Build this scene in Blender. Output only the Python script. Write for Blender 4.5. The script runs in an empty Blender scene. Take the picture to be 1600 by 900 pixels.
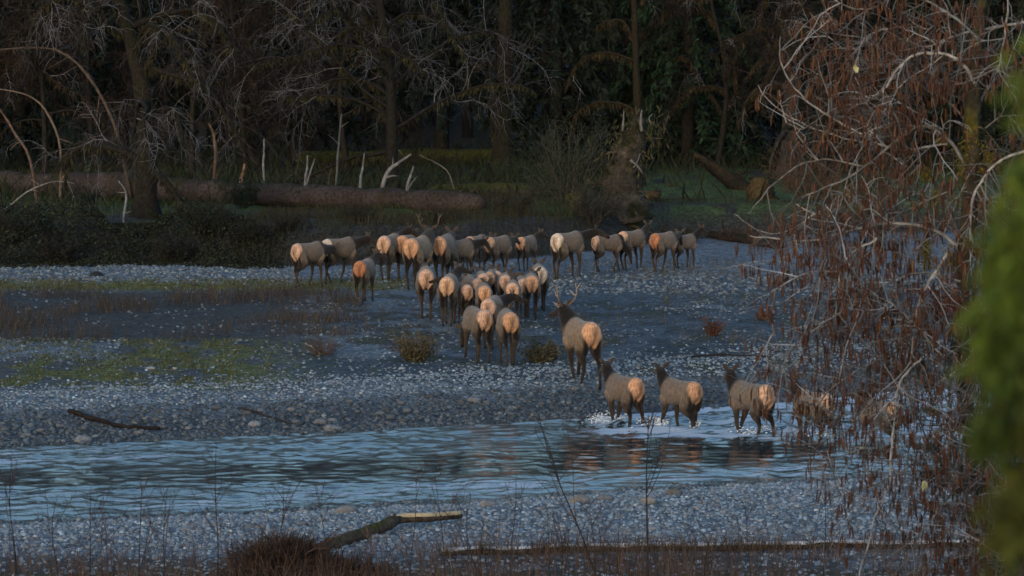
import bpy, bmesh, math, random
import numpy as np
from mathutils import Vector

R = math.radians
scn = bpy.context.scene
COL = scn.collection

# ------------------------------------------------------------------ camera
CAM_H, FPX = 8.65, 6000.0
PITCH = math.atan(450.0 / FPX)
cam_d = bpy.data.cameras.new('camera')
cam = bpy.data.objects.new('camera', cam_d)
COL.objects.link(cam)
cam.location = (0, 0, CAM_H)
cam.rotation_euler = (R(90) - PITCH, 0, 0)
cam_d.sensor_width = 36.0
cam_d.lens = FPX / 1600.0 * 36.0
cam_d.clip_start = 0.1
cam_d.clip_end = 6000.0
cam_d.dof.use_dof = True
cam_d.dof.focus_distance = 92.0
cam_d.dof.aperture_fstop = 4.8
scn.camera = cam

# ------------------------------------------------------------------ light
SUN_EL, SUN_ROT = R(8), R(200)
w = bpy.data.worlds.new('World')
scn.world = w
w.use_nodes = True
nt = w.node_tree
bg = nt.nodes['Background']
sky = nt.nodes.new('ShaderNodeTexSky')
sky.sky_type = 'NISHITA'
sky.sun_disc = False
sky.sun_elevation = SUN_EL
sky.sun_rotation = SUN_ROT
nt.links.new(sky.outputs[0], bg.inputs[0])
sky.ozone_density = 2.3
sky.dust_density = 1.5
bg.inputs[1].default_value = 0.15
sun_d = bpy.data.lights.new('sun', 'SUN')
sun_d.energy = 0.52
sun_d.angle = R(40)
sun_d.color = (1.0, 0.73, 0.50)
sun = bpy.data.objects.new('sun', sun_d)
COL.objects.link(sun)
sdir = Vector((math.sin(SUN_ROT) * math.cos(SUN_EL), math.cos(SUN_ROT) * math.cos(SUN_EL), math.sin(SUN_EL)))
sun.rotation_euler = sdir.to_track_quat('Z', 'Y').to_euler()
scn.view_settings.view_transform = 'Standard'
scn.view_settings.look = 'None'
scn.view_settings.gamma = 1.0
scn.view_settings.use_curve_mapping = False
scn.view_settings.exposure = 1.16

# ------------------------------------------------------------------ small maths
CP, SP = math.cos(PITCH), math.sin(PITCH)

def ray(x, y):
    a, b = (x - 800.0) / FPX, (450.0 - y) / FPX
    return np.array([a, CP + b * SP, -SP + b * CP])

def pix(x, y, z=0.0):
    """the point at height z that the photograph shows at pixel x, y"""
    d = ray(x, y)
    t = (z - CAM_H) / d[2]
    return np.array([0, 0, CAM_H]) + d * t

def pixd(x, y, D):
    """the point at distance D (along world Y) at pixel x, y"""
    d = ray(x, y)
    return np.array([0, 0, CAM_H]) + d * (D / d[1])

def proj(P):
    P = np.asarray(P, float) - np.array([0, 0, CAM_H])
    f = P[..., 1] * CP - P[..., 2] * SP
    u = P[..., 1] * SP + P[..., 2] * CP
    f = np.where(np.abs(f) < 1e-3, 1e-3, f)
    return 800 + FPX * P[..., 0] / f, 450 - FPX * u / f

def smooth(a, b, x):
    t = np.clip((x - a) / (b - a), 0, 1)
    return t * t * (3 - 2 * t)

def _hash(ix, iy, seed):
    n = (ix.astype(np.int64) * 374761393 + iy.astype(np.int64) * 668265263 + seed * 1442695041) & 0x7fffffff
    n = ((n ^ (n >> 13)) * 1274126177) & 0x7fffffff
    n = (n ^ (n >> 16)) & 0xffff
    return n / 65535.0

def vnoise(x, y, seed=0):
    ix, iy = np.floor(x), np.floor(y)
    fx, fy = x - ix, y - iy
    fx, fy = fx * fx * (3 - 2 * fx), fy * fy * (3 - 2 * fy)
    a, b = _hash(ix, iy, seed), _hash(ix + 1, iy, seed)
    c, d = _hash(ix, iy + 1, seed), _hash(ix + 1, iy + 1, seed)
    return (a * (1 - fx) + b * fx) * (1 - fy) + (c * (1 - fx) + d * fx) * fy

def fbm(x, y, seed=0, octv=4):
    s, a, t = 0.0, 0.5, 0.0
    for k in range(octv):
        s = s + a * vnoise(x * 2 ** k, y * 2 ** k, seed + k)
        t += a
        a *= 0.5
    return s / t

# ------------------------------------------------------------------ mesh helpers
class Geo:
    def __init__(self):
        self.V, self.C, self.F, self.n = [], [], [], 0
    def add(self, v, faces, col=(0.2, 0.2, 0.2)):
        v = np.asarray(v, np.float32).reshape(-1, 3)
        c = np.asarray(col, np.float32)
        if c.ndim == 1:
            c = np.tile(c, (len(v), 1))
        f = np.asarray(faces, np.int32)
        self.V.append(v); self.C.append(c); self.F.append(f + self.n)
        self.n += len(v)
    def mesh(self, name, mat, smooth_=True):
        me = bpy.data.meshes.new(name)
        if not self.V:
            return me
        V, C = np.concatenate(self.V), np.concatenate(self.C)
        me.vertices.add(len(V))
        me.vertices.foreach_set('co', V.ravel())
        loops = np.concatenate([f.ravel() for f in self.F])
        tot = np.concatenate([np.full(len(f), f.shape[1], np.int32) for f in self.F])
        start = np.concatenate([[0], np.cumsum(tot)[:-1]]).astype(np.int32)
        me.loops.add(len(loops)); me.loops.foreach_set('vertex_index', loops)
        me.polygons.add(len(tot)); me.polygons.foreach_set('loop_start', start)
        me.polygons.foreach_set('loop_total', tot)
        me.polygons.foreach_set('use_smooth', np.full(len(tot), smooth_, bool))
        a = me.color_attributes.new('Col', 'FLOAT_COLOR', 'POINT')
        a.data.foreach_set('color', np.concatenate([C, np.ones((len(C), 1), np.float32)], 1).ravel())
        me.update(); me.validate()
        if mat: me.materials.append(mat)
        return me
    def build(self, name, mat, parent=None, smooth_=True, kind=None, loc=None):
        if loc is not None:
            off = np.asarray(loc, np.float32)
            self.V = [v - off for v in self.V]
        o = bpy.data.objects.new(name, self.mesh(name, mat, smooth_))
        COL.objects.link(o)
        if parent: o.parent = parent
        if kind: o['kind'] = kind
        if loc is not None and not parent: o.location = tuple(float(c) for c in loc)
        return o

def tag(o, label, cat, group=None):
    o['label'] = label; o['category'] = cat
    if group: o['group'] = group
    return o

def empty(name, loc, label, cat, group=None):
    o = bpy.data.objects.new(name, None)
    COL.objects.link(o)
    o.location = tuple(float(c) for c in loc)
    o.empty_display_size = 0.3
    return tag(o, label, cat, group)

def tube(g, P, rad, sides=5, col=(0.2, 0.2, 0.2), cap=False, jit=0.0, rng=None, flat=1.0):
    P = np.asarray(P, float); n = len(P)
    rad = np.broadcast_to(np.asarray(rad, float), (n,))
    T = np.gradient(P, axis=0)
    T /= np.linalg.norm(T, axis=1)[:, None] + 1e-9
    m = np.abs(T.mean(0)); ref = np.zeros(3); ref[int(np.argmin(m))] = 1
    A = np.cross(T, ref); A /= np.linalg.norm(A, axis=1)[:, None] + 1e-9
    B = np.cross(T, A)
    th = np.arange(sides) * 2 * math.pi / sides
    r = np.repeat(rad[:, None], sides, 1)
    if jit and rng is not None:
        r = r * (1 + jit * (rng.random_sample((n, sides)) - .5))
    V = P[:, None, :] + r[:, :, None] * (np.cos(th)[None, :, None] * A[:, None, :] + flat * np.sin(th)[None, :, None] * B[:, None, :])
    V = V.reshape(-1, 3)
    i = np.arange(n - 1)[:, None] * sides; j = np.arange(sides)[None, :]; k = (j + 1) % sides
    F = np.stack([i + j, i + k, i + sides + k, i + sides + j], -1).reshape(-1, 4)
    c = np.asarray(col, float)
    if c.ndim == 2: c = np.repeat(c, sides, 0)
    base = g.n
    g.add(V, F, c)
    if cap:
        for s, idx in ((0, 0), (1, n - 1)):
            ring = base + idx * sides + (np.arange(sides) if s else np.arange(sides)[::-1])
            g.F.append(ring.astype(np.int32)[None, :])

def rnd_dirs(rng, n):
    v = rng.normal(size=(n, 3))
    return v / np.linalg.norm(v, axis=1)[:, None]

def leaves(g, cen, dirs, length, width, cols, rng):
    """many small folded leaf faces"""
    n = len(cen)
    d = dirs / (np.linalg.norm(dirs, axis=1)[:, None] + 1e-9)
    s = np.cross(d, rnd_dirs(rng, n)); s /= np.linalg.norm(s, axis=1)[:, None] + 1e-9
    L = np.broadcast_to(length, (n,))[:, None]; W = np.broadcast_to(width, (n,))[:, None]
    mid = cen + d * L * .45
    V = np.stack([cen, mid + s * W * .5, cen + d * L, mid - s * W * .5], 1).reshape(-1, 3)
    F = np.arange(n * 4).reshape(n, 4)
    cols = np.asarray(cols, float)
    if cols.ndim == 1: cols = np.tile(cols, (n, 1))
    g.add(V, F, np.repeat(cols, 4, 0))

def mixcol(rng, n, a, b, var=.25):
    t = rng.random_sample((n, 1))
    c = np.asarray(a) * (1 - t) + np.asarray(b) * t
    return np.clip(c * (1 + var * (rng.random_sample((n, 1)) * 2 - 1)), 0, 1)

# ------------------------------------------------------------------ materials
def nodes_of(name):
    m = bpy.data.materials.new(name); m.use_nodes = True
    return m, m.node_tree.nodes, m.node_tree.links, m.node_tree.nodes['Principled BSDF']

def vmat(name, rough=.9, nscale=12., namt=.35, bump=0., bscale=30., spec=.2, translucent=False):
    m, N, L, P = nodes_of(name)
    a = N.new('ShaderNodeAttribute'); a.attribute_name = 'Col'
    tc = N.new('ShaderNodeTexCoord')
    no = N.new('ShaderNodeTexNoise'); no.inputs['Scale'].default_value = nscale; no.inputs['Detail'].default_value = 4
    L.new(tc.outputs['Object'], no.inputs['Vector'])
    mr = N.new('ShaderNodeMapRange'); mr.inputs[1].default_value = .3; mr.inputs[2].default_value = .7
    mr.inputs[3].default_value = 1 - namt; mr.inputs[4].default_value = 1 + namt
    L.new(no.outputs[0], mr.inputs[0])
    mx = N.new('ShaderNodeVectorMath'); mx.operation = 'SCALE'
    L.new(a.outputs['Color'], mx.inputs[0]); L.new(mr.outputs[0], mx.inputs['Scale'])
    L.new(mx.outputs[0], P.inputs['Base Color'])
    P.inputs['Roughness'].default_value = rough
    P.inputs['Specular IOR Level'].default_value = spec
    if bump:
        n2 = N.new('ShaderNodeTexNoise'); n2.inputs['Scale'].default_value = bscale; n2.inputs['Detail'].default_value = 5
        L.new(tc.outputs['Object'], n2.inputs['Vector'])
        b = N.new('ShaderNodeBump'); b.inputs['Strength'].default_value = bump; b.inputs['Distance'].default_value = .05
        L.new(n2.outputs[0], b.inputs['Height']); L.new(b.outputs[0], P.inputs['Normal'])
    return m

def bark_mat(name, moss=.5, mosscol=(.018, .019, .008), bump=.8, rough=.95):
    """bark tinted by the vertex colour, with moss in clumps, thicker on upper faces"""
    m, N, L, P = nodes_of(name)
    a = N.new('ShaderNodeAttribute'); a.attribute_name = 'Col'
    tc = N.new('ShaderNodeTexCoord'); geo = N.new('ShaderNodeNewGeometry')
    no = N.new('ShaderNodeTexNoise'); no.inputs['Scale'].default_value = 1.7; no.inputs['Detail'].default_value = 6
    L.new(tc.outputs['Object'], no.inputs['Vector'])
    sx = N.new('ShaderNodeSeparateXYZ'); L.new(geo.outputs['Normal'], sx.inputs[0])
    ad = N.new('ShaderNodeMath'); ad.operation = 'MULTIPLY_ADD'; ad.inputs[1].default_value = .18
    L.new(sx.outputs['Z'], ad.inputs[0]); L.new(no.outputs[0], ad.inputs[2])
    mr = N.new('ShaderNodeMapRange'); mr.inputs[1].default_value = .75 - .4 * moss; mr.inputs[2].default_value = .9 - .4 * moss
    L.new(ad.outputs[0], mr.inputs[0])
    n3 = N.new('ShaderNodeTexNoise'); n3.inputs['Scale'].default_value = 9; n3.inputs['Detail'].default_value = 5
    L.new(tc.outputs['Object'], n3.inputs['Vector'])
    v = N.new('ShaderNodeMapRange'); v.inputs[1].default_value = .3; v.inputs[2].default_value = .7; v.inputs[3].default_value = .5; v.inputs[4].default_value = 1.4
    L.new(n3.outputs[0], v.inputs[0])
    mix = N.new('ShaderNodeMix'); mix.data_type = 'RGBA'
    L.new(mr.outputs[0], mix.inputs[0]); L.new(a.outputs['Color'], mix.inputs[6]); mix.inputs[7].default_value = (*mosscol, 1)
    sc = N.new('ShaderNodeVectorMath'); sc.operation = 'SCALE'
    L.new(mix.outputs[2], sc.inputs[0]); L.new(v.outputs[0], sc.inputs['Scale'])
    L.new(sc.outputs[0], P.inputs['Base Color'])
    P.inputs['Roughness'].default_value = rough; P.inputs['Specular IOR Level'].default_value = .15
    b = N.new('ShaderNodeBump'); b.inputs['Strength'].default_value = bump; b.inputs['Distance'].default_value = .06
    L.new(n3.outputs[0], b.inputs['Height']); L.new(b.outputs[0], P.inputs['Normal'])
    return m

M_stone = vmat('river stone', .75, 14, .3, .4, 25, .35)
M_leaf = vmat('foliage', .8, 1.2, .45)
M_dry = vmat('dry stalks', .9, 3, .3)
M_bark = bark_mat('mossy bark', .55)
M_bark_less = bark_mat('grey bark', .25)
M_twig = vmat('twig bark', .9, 4, .3)
M_cone = vmat('catkin scales', .85, 60, .3)
M_wood = vmat('bare wood', .85, 5, .35, .5, 18)
M_antler = vmat('antler bone', .6, 20, .2)

def elk_mat():
    m, N, L, P = nodes_of('elk coat')
    a = N.new('ShaderNodeAttribute'); a.attribute_name = 'Col'
    r = N.new('ShaderNodeAttribute'); r.attribute_name = 'Rump'
    oi = N.new('ShaderNodeObjectInfo')
    tc = N.new('ShaderNodeTexCoord')
    mp = N.new('ShaderNodeMapping'); mp.inputs['Scale'].default_value = (22, 22, 7)
    L.new(tc.outputs['Object'], mp.inputs[0])
    no = N.new('ShaderNodeTexNoise'); no.inputs['Scale'].default_value = 1.2; no.inputs['Detail'].default_value = 5
    L.new(mp.outputs[0], no.inputs['Vector'])
    mix = N.new('ShaderNodeMix'); mix.data_type = 'RGBA'
    L.new(r.outputs['Fac'], mix.inputs[0]); L.new(a.outputs['Color'], mix.inputs[6]); L.new(oi.outputs['Color'], mix.inputs[7])
    mr = N.new('ShaderNodeMapRange'); mr.inputs[1].default_value = .3; mr.inputs[2].default_value = .7; mr.inputs[3].default_value = .6; mr.inputs[4].default_value = 1.32
    L.new(no.outputs[0], mr.inputs[0])
    sc = N.new('ShaderNodeVectorMath'); sc.operation = 'SCALE'
    L.new(mix.outputs[2], sc.inputs[0]); L.new(mr.outputs[0], sc.inputs['Scale'])
    L.new(sc.outputs[0], P.inputs['Base Color'])
    P.inputs['Roughness'].default_value = .9; P.inputs['Specular IOR Level'].default_value = .12
    P.inputs['Sheen Weight'].default_value = .15
    b = N.new('ShaderNodeBump'); b.inputs['Strength'].default_value = .5; b.inputs['Distance'].default_value = .02
    L.new(no.outputs[0], b.inputs['Height']); L.new(b.outputs[0], P.inputs['Normal'])
    return m
M_elk = elk_mat()

# ------------------------------------------------------------------ terrain
WATER_Z = -0.6
FX = np.array([-60, -10.6, -4.1, 1.4, 4.3, 7.4, 14, 60]); FY = np.array([59, 79.3, 81.9, 84.6, 86.7, 89.2, 94.8, 134])
NX = np.array([-60, -9.1, -4.6, -.6, 2.4, 6.2, 60]); NY = np.array([52, 67.6, 69.2, 70.7, 72.3, 74.0, 96])
BX = np.array([-60, -16, -2, 2, 6, 12, 60]); BY = np.array([122, 124, 125, 131, 139, 141, 150])

def shores(X):
    wob = .35 * (vnoise(X * .9, X * 0 + 3.3, 5) - .5) + .5 * (vnoise(X * .3, X * 0 + 1.3, 8) - .5)
    return np.interp(X, FX, FY) + wob, np.interp(X, NX, NY) + wob * .8, np.interp(X, BX, BY) + 1.5 * (vnoise(X * .25, X * 0 + .7, 3) - .5)

def height(X, Y):
    X = np.asarray(X, float); Y = np.asarray(Y, float)
    F, N, B = shores(X)
    far = WATER_Z + .64 * smooth(0, 4.6, Y - F) - .1 * smooth(3, 9, Y - F) + .1 * smooth(7, 16, Y - F)
    far = far + .16 * (fbm(X * .35, Y * .22, 11) - .5) * smooth(2, 8, Y - F)
    bank = 1.05 * smooth(0, 3.2, Y - B) + .5 * (fbm(X * .3, Y * .3, 21) - .5) * smooth(1, 6, Y - B)
    hill = np.maximum(0, Y - 200) * .14
    far = far + bank + np.minimum(hill, 60)
    d = np.minimum(F - Y, Y - N)
    bed = WATER_Z - .45 * smooth(0, 1.6, d)
    near = WATER_Z + .3 * smooth(0, 4, N - Y) + .1 * (fbm(X * .4, Y * .4, 31) - .5) * smooth(0.5, 3, N - Y)
    near = near + np.clip(52 - Y, 0, 52) * .142
    z = np.where(Y > F, far, np.where(Y < N, near, bed))
    z = z + .05 * (fbm(X * 1.8, Y * 1.8, 41, 3) - .5) + .035 * (vnoise(X * 4.3, Y * 4.3, 47) - .5)
    return z

def hz(x, y):
    return float(height(np.array([x]), np.array([y]))[0])

def onground(px, py, it=6):
    z = 0.0
    for _ in range(it):
        p = pix(px, py, z)
        z = .5 * z + .5 * hz(p[0], p[1])
    p = pix(px, py, z); p[2] = hz(p[0], p[1])
    return p

def zone_cols(X, Y, Z):
    """ground colour of each vertex: gravel, silt, moss, soil, grass"""
    px, py = proj(np.stack([X, Y, Z], -1))
    F, N, B = shores(X)
    n1 = fbm(X * .5, Y * .35, 61); n2 = fbm(X * 1.6, Y * .9, 71); n3 = fbm(X * 4, Y * 4, 81, 3)
    gravel = np.array([.130, .155, .175]); silt = np.array([.066, .082, .096]); soil = np.array([.035, .032, .028])
    moss = np.array([.105, .118, .036]); moss2 = np.array([.085, .092, .038]); grass = np.array([.06, .085, .022]); floor = np.array([.045, .04, .022])
    c = np.tile(gravel, X.shape + (1,)) * (.65 + .7 * n3)[..., None]
    def lay(mask, col, k=1.0):
        nonlocal c
        m = np.clip(mask * k, 0, 1)[..., None]
        c = c * (1 - m) + np.asarray(col) * (.75 + .5 * n3)[..., None] * m
    land = (Y > F)
    # silt on the flat
    flat = smooth(598, 575, py) * smooth(418, 445, py) * land
    lay(flat * smooth(.35, .6, n1 + .25 * (px > 850)), silt)
    lay(flat * smooth(420, 520, px) * smooth(.42, .6, n2) * smooth(450, 480, py), silt * .55)
    # dark silt band at the top of the cobble bank
    lay(land * smooth(560, 572, py) * smooth(602, 590, py) * smooth(380, 520, px) * smooth(1000, 850, px), silt * .7, .9)
    lay(land * smooth(540, 548, py + 6 * n2) * smooth(566, 556, py + 6 * n2) * smooth(980, 1060, px), silt * .45, .8)
    # dead weed ground on the left
    lay(flat * smooth(520, 430, px) * smooth(448, 462, py) * smooth(545, 528, py), soil, .85)
    lay(flat * smooth(900, 700, px) * smooth(452, 470, py) * smooth(560, 540, py) * smooth(.45, .6, n2), soil * 1.4, .8)
    # moss strip far left, moss patches nearer
    lay(land * smooth(436, 442, py + 5 * (n2 - .5)) * smooth(457, 449, py + 5 * (n2 - .5)) * smooth(700, 560, px) * smooth(.28, .45, n3 * .5 + n2 * .5), moss * 1.35)
    lm = land * smooth(526, 545, py + 14 * (n1 - .5)) * smooth(616, 600, py + 10 * (n2 - .5)) * smooth(540, 330, px + 150 * (n2 - .5) + 90 * (n1 - .5))
    lay(lm, soil * 1.5, .75)
    lay(lm * smooth(.36, .5, n2), moss2)
    lay(lm * smooth(.46, .58, n2) * smooth(.32, .5, n1), moss)
    lay(lm * smooth(200, 140, px) * smooth(565, 555, py) * smooth(.35, .5, n1), gravel)
    lay(land * smooth(.62, .7, n2) * flat * (px > 480), moss * .6, .5)
    # wet stones at the water's edge and on the bank face
    wet = land * smooth(3.2, 1.2, Y - F)
    lay(wet, silt * .55, .75)
    lay((Y < F) & (Y > N), np.array([.05, .055, .05]), .9)
    lay((Y < N) * smooth(1.2, .2, N - Y), silt * .6, .7)
    # earth and dead grass below the long log
    lay((Y < N) * smooth(866, 876, py) * smooth(.36, .5, n1 + .1), soil * 1.5, .9)
    lay((Y < 60), floor * 1.2, 1.)
    # forest bank and floor
    lay(smooth(-.6, .5, Y - B), soil, 1)
    lay(smooth(1.5, 5, Y - B) * smooth(.35, .55, n1), floor, 1)
    lay(smooth(3, 6, Y - B) * smooth(.42, .58, n1 * .6 + .4 * n2) * smooth(190, 160, Y), grass * .8, .95)
    lay(smooth(1, 3, Y - B) * (px > 980) * smooth(.3, .5, n2) * smooth(180, 170, Y), grass, .95)
    return np.clip(c, 0, 1)

def axis_coords(parts):
    out = []
    for a, b, s in parts:
        n = max(1, int(round((b - a) / s)))
        out.extend(list(np.linspace(a, b, n, endpoint=False)))
    out.append(parts[-1][1])
    return np.array(out)

def build_ground():
    xs = axis_coords([(-2500, -300, 300), (-300, -60, 24), (-60, -26, 2), (-26, -14, .5), (-14, 12, .13), (12, 26, .5), (26, 60, 2), (60, 300, 24), (300, 2500, 300)])
    ys = axis_coords([(-2500, -300, 300), (-300, -20, 35), (-20, 44, 2.5), (44, 58, .7), (58, 96, .13), (96, 128, .2), (128, 150, .35), (150, 200, 1.2), (200, 320, 6), (320, 700, 40), (700, 3500, 300)])
    X, Y = np.meshgrid(xs, ys)
    Z = height(X, Y)
    C = zone_cols(X, Y, Z)
    ny, nx = X.shape
    i = np.arange(ny - 1)[:, None] * nx + np.arange(nx - 1)[None, :]
    Fc = np.stack([i, i + 1, i + nx + 1, i + nx], -1).reshape(-1, 4)
    g = Geo(); g.add(np.stack([X, Y, Z], -1), Fc, C.reshape(-1, 3))
    m, N, L, P = nodes_of('river gravel ground')
    a = N.new('ShaderNodeAttribute'); a.attribute_name = 'Col'
    tc = N.new('ShaderNodeTexCoord')
    vo = N.new('ShaderNodeTexVoronoi'); vo.inputs['Scale'].default_value = 9.
    L.new(tc.outputs['Object'], vo.inputs['Vector'])
    n1 = N.new('ShaderNodeTexNoise'); n1.inputs['Scale'].default_value = 5; n1.inputs['Detail'].default_value = 8; n1.inputs['Roughness'].default_value = .7
    L.new(tc.outputs['Object'], n1.inputs['Vector'])
    sep = N.new('ShaderNodeSeparateColor'); L.new(vo.outputs['Color'], sep.inputs[0])
    mr = N.new('ShaderNodeMapRange'); mr.inputs[3].default_value = .55; mr.inputs[4].default_value = 1.45
    L.new(sep.outputs[0], mr.inputs[0])
    mr2 = N.new('ShaderNodeMapRange'); mr2.inputs[1].default_value = .3; mr2.inputs[2].default_value = .7; mr2.inputs[3].default_value = .6; mr2.inputs[4].default_value = 1.4
    L.new(n1.outputs[0], mr2.inputs[0])
    mu = N.new('ShaderNodeMath'); mu.operation = 'MULTIPLY'
    L.new(mr.outputs[0], mu.inputs[0]); L.new(mr2.outputs[0], mu.inputs[1])
    sc = N.new('ShaderNodeVectorMath'); sc.operation = 'SCALE'
    L.new(a.outputs['Color'], sc.inputs[0]); L.new(mu.outputs[0], sc.inputs['Scale'])
    L.new(sc.outputs[0], P.inputs['Base Color'])
    P.inputs['Roughness'].default_value = .85; P.inputs['Specular IOR Level'].default_value = .25
    b = N.new('ShaderNodeBump'); b.inputs['Strength'].default_value = .8; b.inputs['Distance'].default_value = .06; b.invert = True
    L.new(vo.outputs['Distance'], b.inputs['Height']); L.new(b.outputs[0], P.inputs['Normal'])
    g.build('ground', m, kind='structure')
build_ground()

# ------------------------------------------------------------------ river
def build_water():
    xs = axis_coords([(-60, -16, 1.2), (-16, 14, .085), (14, 60, 1.2)])
    ys = axis_coords([(50, 64, 1.), (64, 97, .085), (97, 136, 2.)])
    X, Y = np.meshgrid(xs, ys)
    F, N, B = shores(X)
    px, py = proj(np.stack([X, Y, np.full_like(X, WATER_Z)], -1))
    # downstream axis runs from upper right to lower left
    al, ac = X * .92 + Y * .39, -X * .39 + Y * .92
    q = fbm(al * .18, ac * .7, 101, 3)
    al, ac = al + 1.4 * (fbm(X * .7, Y * .7, 181, 3) - .5), ac + .9 * (fbm(X * .8 + 9, Y * .8, 191, 3) - .5)
    top = np.interp(px, [0, 300, 700, 1000, 1200, 1600], [738, 728, 700, 682, 688, 690])
    bot = np.interp(px, [0, 300, 700, 1000, 1200, 1600], [764, 758, 742, 735, 715, 705])
    calm = smooth(top - 9, top + 9, py + 34 * (q - .5)) * smooth(bot + 12, bot - 12, py + 34 * (q - .5)) * smooth(1320, 1180, px)
    rif = smooth(890, 960, px) * smooth(0.0, .3, F - Y) * smooth(690, 672, py - .02 * (px - 950) + 12 * (q - .5))
    amp = (1 - .7 * calm) * smooth(0, .5, np.minimum(F - Y, Y - N)) * .95 + .05
    amp = amp + .8 * rif
    amp = amp * (.45 + 1.1 * fbm(al * .5, ac * 1.1, 171, 3))
    h = (fbm(al * 1.1, ac * 1.3, 111, 2) - .5) * .026 + (fbm(al * 2.9, ac * 2.6, 121, 2) - .5) * .05 + (vnoise(al * 5.6, ac * 5, 131) - .5) * .03
    Z = WATER_Z + h * amp
    keep = (Y > N - 1.2) & (Y < F + 1.2)
    ny, nx = X.shape
    i = np.arange(ny - 1)[:, None] * nx + np.arange(nx - 1)[None, :]
    ok = keep[:-1, :-1] | keep[1:, 1:]
    Fc = np.stack([i, i + 1, i + nx + 1, i + nx], -1)[ok]
    used = np.unique(Fc); remap = np.full(nx * ny, -1, np.int32); remap[used] = np.arange(len(used))
    foam_sky = rif * smooth(.40, .62, fbm(al * 1.2, ac * 3.4, 141, 3) + .16 * smooth(1.6, .2, F - Y))
    edge = smooth(.22, .08, np.abs(F - Y - .25)) * smooth(.45, .6, fbm(al * 1.2, ac * .4, 151, 3)) * (px > 420)
    sky_streak = smooth(.52, .66, fbm(al * .9, ac * 5.5, 161, 3) + .10 * (fbm(al * .3, ac * .8, 163, 2) - .5)) * (1 - calm) * smooth(.2, 1., np.minimum(F - Y, Y - N))  # pale streaks painted into the colour for sky reflected on ripples
    band = np.maximum(smooth(bot, bot + 14, py + 16 * (q - .5)), smooth(top - 6, top - 16, py) * smooth(420, 200, px))
    foam_sky = np.clip(foam_sky + .8 * edge + .8 * sky_streak * (.25 + .75 * band), 0, 1)  # real froth and the painted sky brightness share this mask
    Cc = np.stack([foam_sky, calm, rif], -1).reshape(-1, 3)
    g = Geo(); g.add(np.stack([X, Y, Z], -1).reshape(-1, 3)[used], remap[Fc], Cc[used])
    m, Nn, L, P = nodes_of('river water')
    a = Nn.new('ShaderNodeAttribute'); a.attribute_name = 'Col'
    sep = Nn.new('ShaderNodeSeparateColor'); L.new(a.outputs['Color'], sep.inputs[0])
    tc = Nn.new('ShaderNodeTexCoord')
    mp = Nn.new('ShaderNodeMapping'); mp.inputs['Rotation'].default_value = (0, 0, R(-23)); mp.inputs['Scale'].default_value = (1, 2.4, 1)
    L.new(tc.outputs['Object'], mp.inputs[0])
    n1 = Nn.new('ShaderNodeTexNoise'); n1.inputs['Scale'].default_value = 5.5; n1.inputs['Detail'].default_value = 5; n1.inputs['Roughness'].default_value = .6
    L.new(mp.outputs[0], n1.inputs['Vector'])
    n2 = Nn.new('ShaderNodeTexNoise'); n2.inputs['Scale'].default_value = 16; n2.inputs['Detail'].default_value = 4
    L.new(mp.outputs[0], n2.inputs['Vector'])
    fm = Nn.new('ShaderNodeMath'); fm.operation = 'MULTIPLY_ADD'; fm.inputs[1].default_value = 1.3; fm.inputs[2].default_value = -.45
    L.new(n2.outputs[0], fm.inputs[0])
    f2 = Nn.new('ShaderNodeMath'); f2.operation = 'ADD'; L.new(sep.outputs[0], f2.inputs[0]); L.new(fm.outputs[0], f2.inputs[1])
    f3 = Nn.new('ShaderNodeMapRange'); f3.inputs[1].default_value = .62; f3.inputs[2].default_value = 1.05
    L.new(f2.outputs[0], f3.inputs[0])
    mix = Nn.new('ShaderNodeMix'); mix.data_type = 'RGBA'
    L.new(f3.outputs[0], mix.inputs[0]); mix.inputs[6].default_value = (.024, .036, .04, 1); mix.inputs[7].default_value = (.50, .56, .62, 1)
    L.new(mix.outputs[2], P.inputs['Base Color'])
    rr = Nn.new('ShaderNodeMapRange'); rr.inputs[3].default_value = .06; rr.inputs[4].default_value = .7
    L.new(f3.outputs[0], rr.inputs[0]); L.new(rr.outputs[0], P.inputs['Roughness'])
    P.inputs['IOR'].default_value = 1.333
    st = Nn.new('ShaderNodeMapRange'); st.inputs[3].default_value = .75; st.inputs[4].default_value = .22
    L.new(sep.outputs[1], st.inputs[0])
    b = Nn.new('ShaderNodeBump'); b.inputs['Distance'].default_value = .006
    L.new(st.outputs[0], b.inputs['Strength']); L.new(n1.outputs[0], b.inputs['Height'])
    L.new(b.outputs[0], P.inputs['Normal'])
    g.build('river', m, kind='structure')
build_water()

# ------------------------------------------------------------------ stones
def stone_templates(n=7, seed=3):
    bm = bmesh.new(); bmesh.ops.create_icosphere(bm, subdivisions=2, radius=1)
    v = np.array([p.co[:] for p in bm.verts]); f = np.array([[q.index for q in p.verts] for p in bm.faces]); bm.free()
    out = []
    rng = np.random.RandomState(seed)
    for k in range(n):
        u = v.copy()
        for _ in range(7):
            d = rnd_dirs(rng, 1)[0]; cut = .62 + .25 * rng.rand()
            p = u @ d
            u = u - np.outer(np.maximum(p - cut, 0) * .85, d)
        out.append((u, f))
    return out
ST_HI = stone_templates()

def ico1():
    bm = bmesh.new(); bmesh.ops.create_icosphere(bm, subdivisions=1, radius=1)
    v = np.array([p.co[:] for p in bm.verts]); f = np.array([[q.index for q in p.verts] for p in bm.faces]); bm.free()
    return v, f
IV, IF = ico1()

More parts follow.
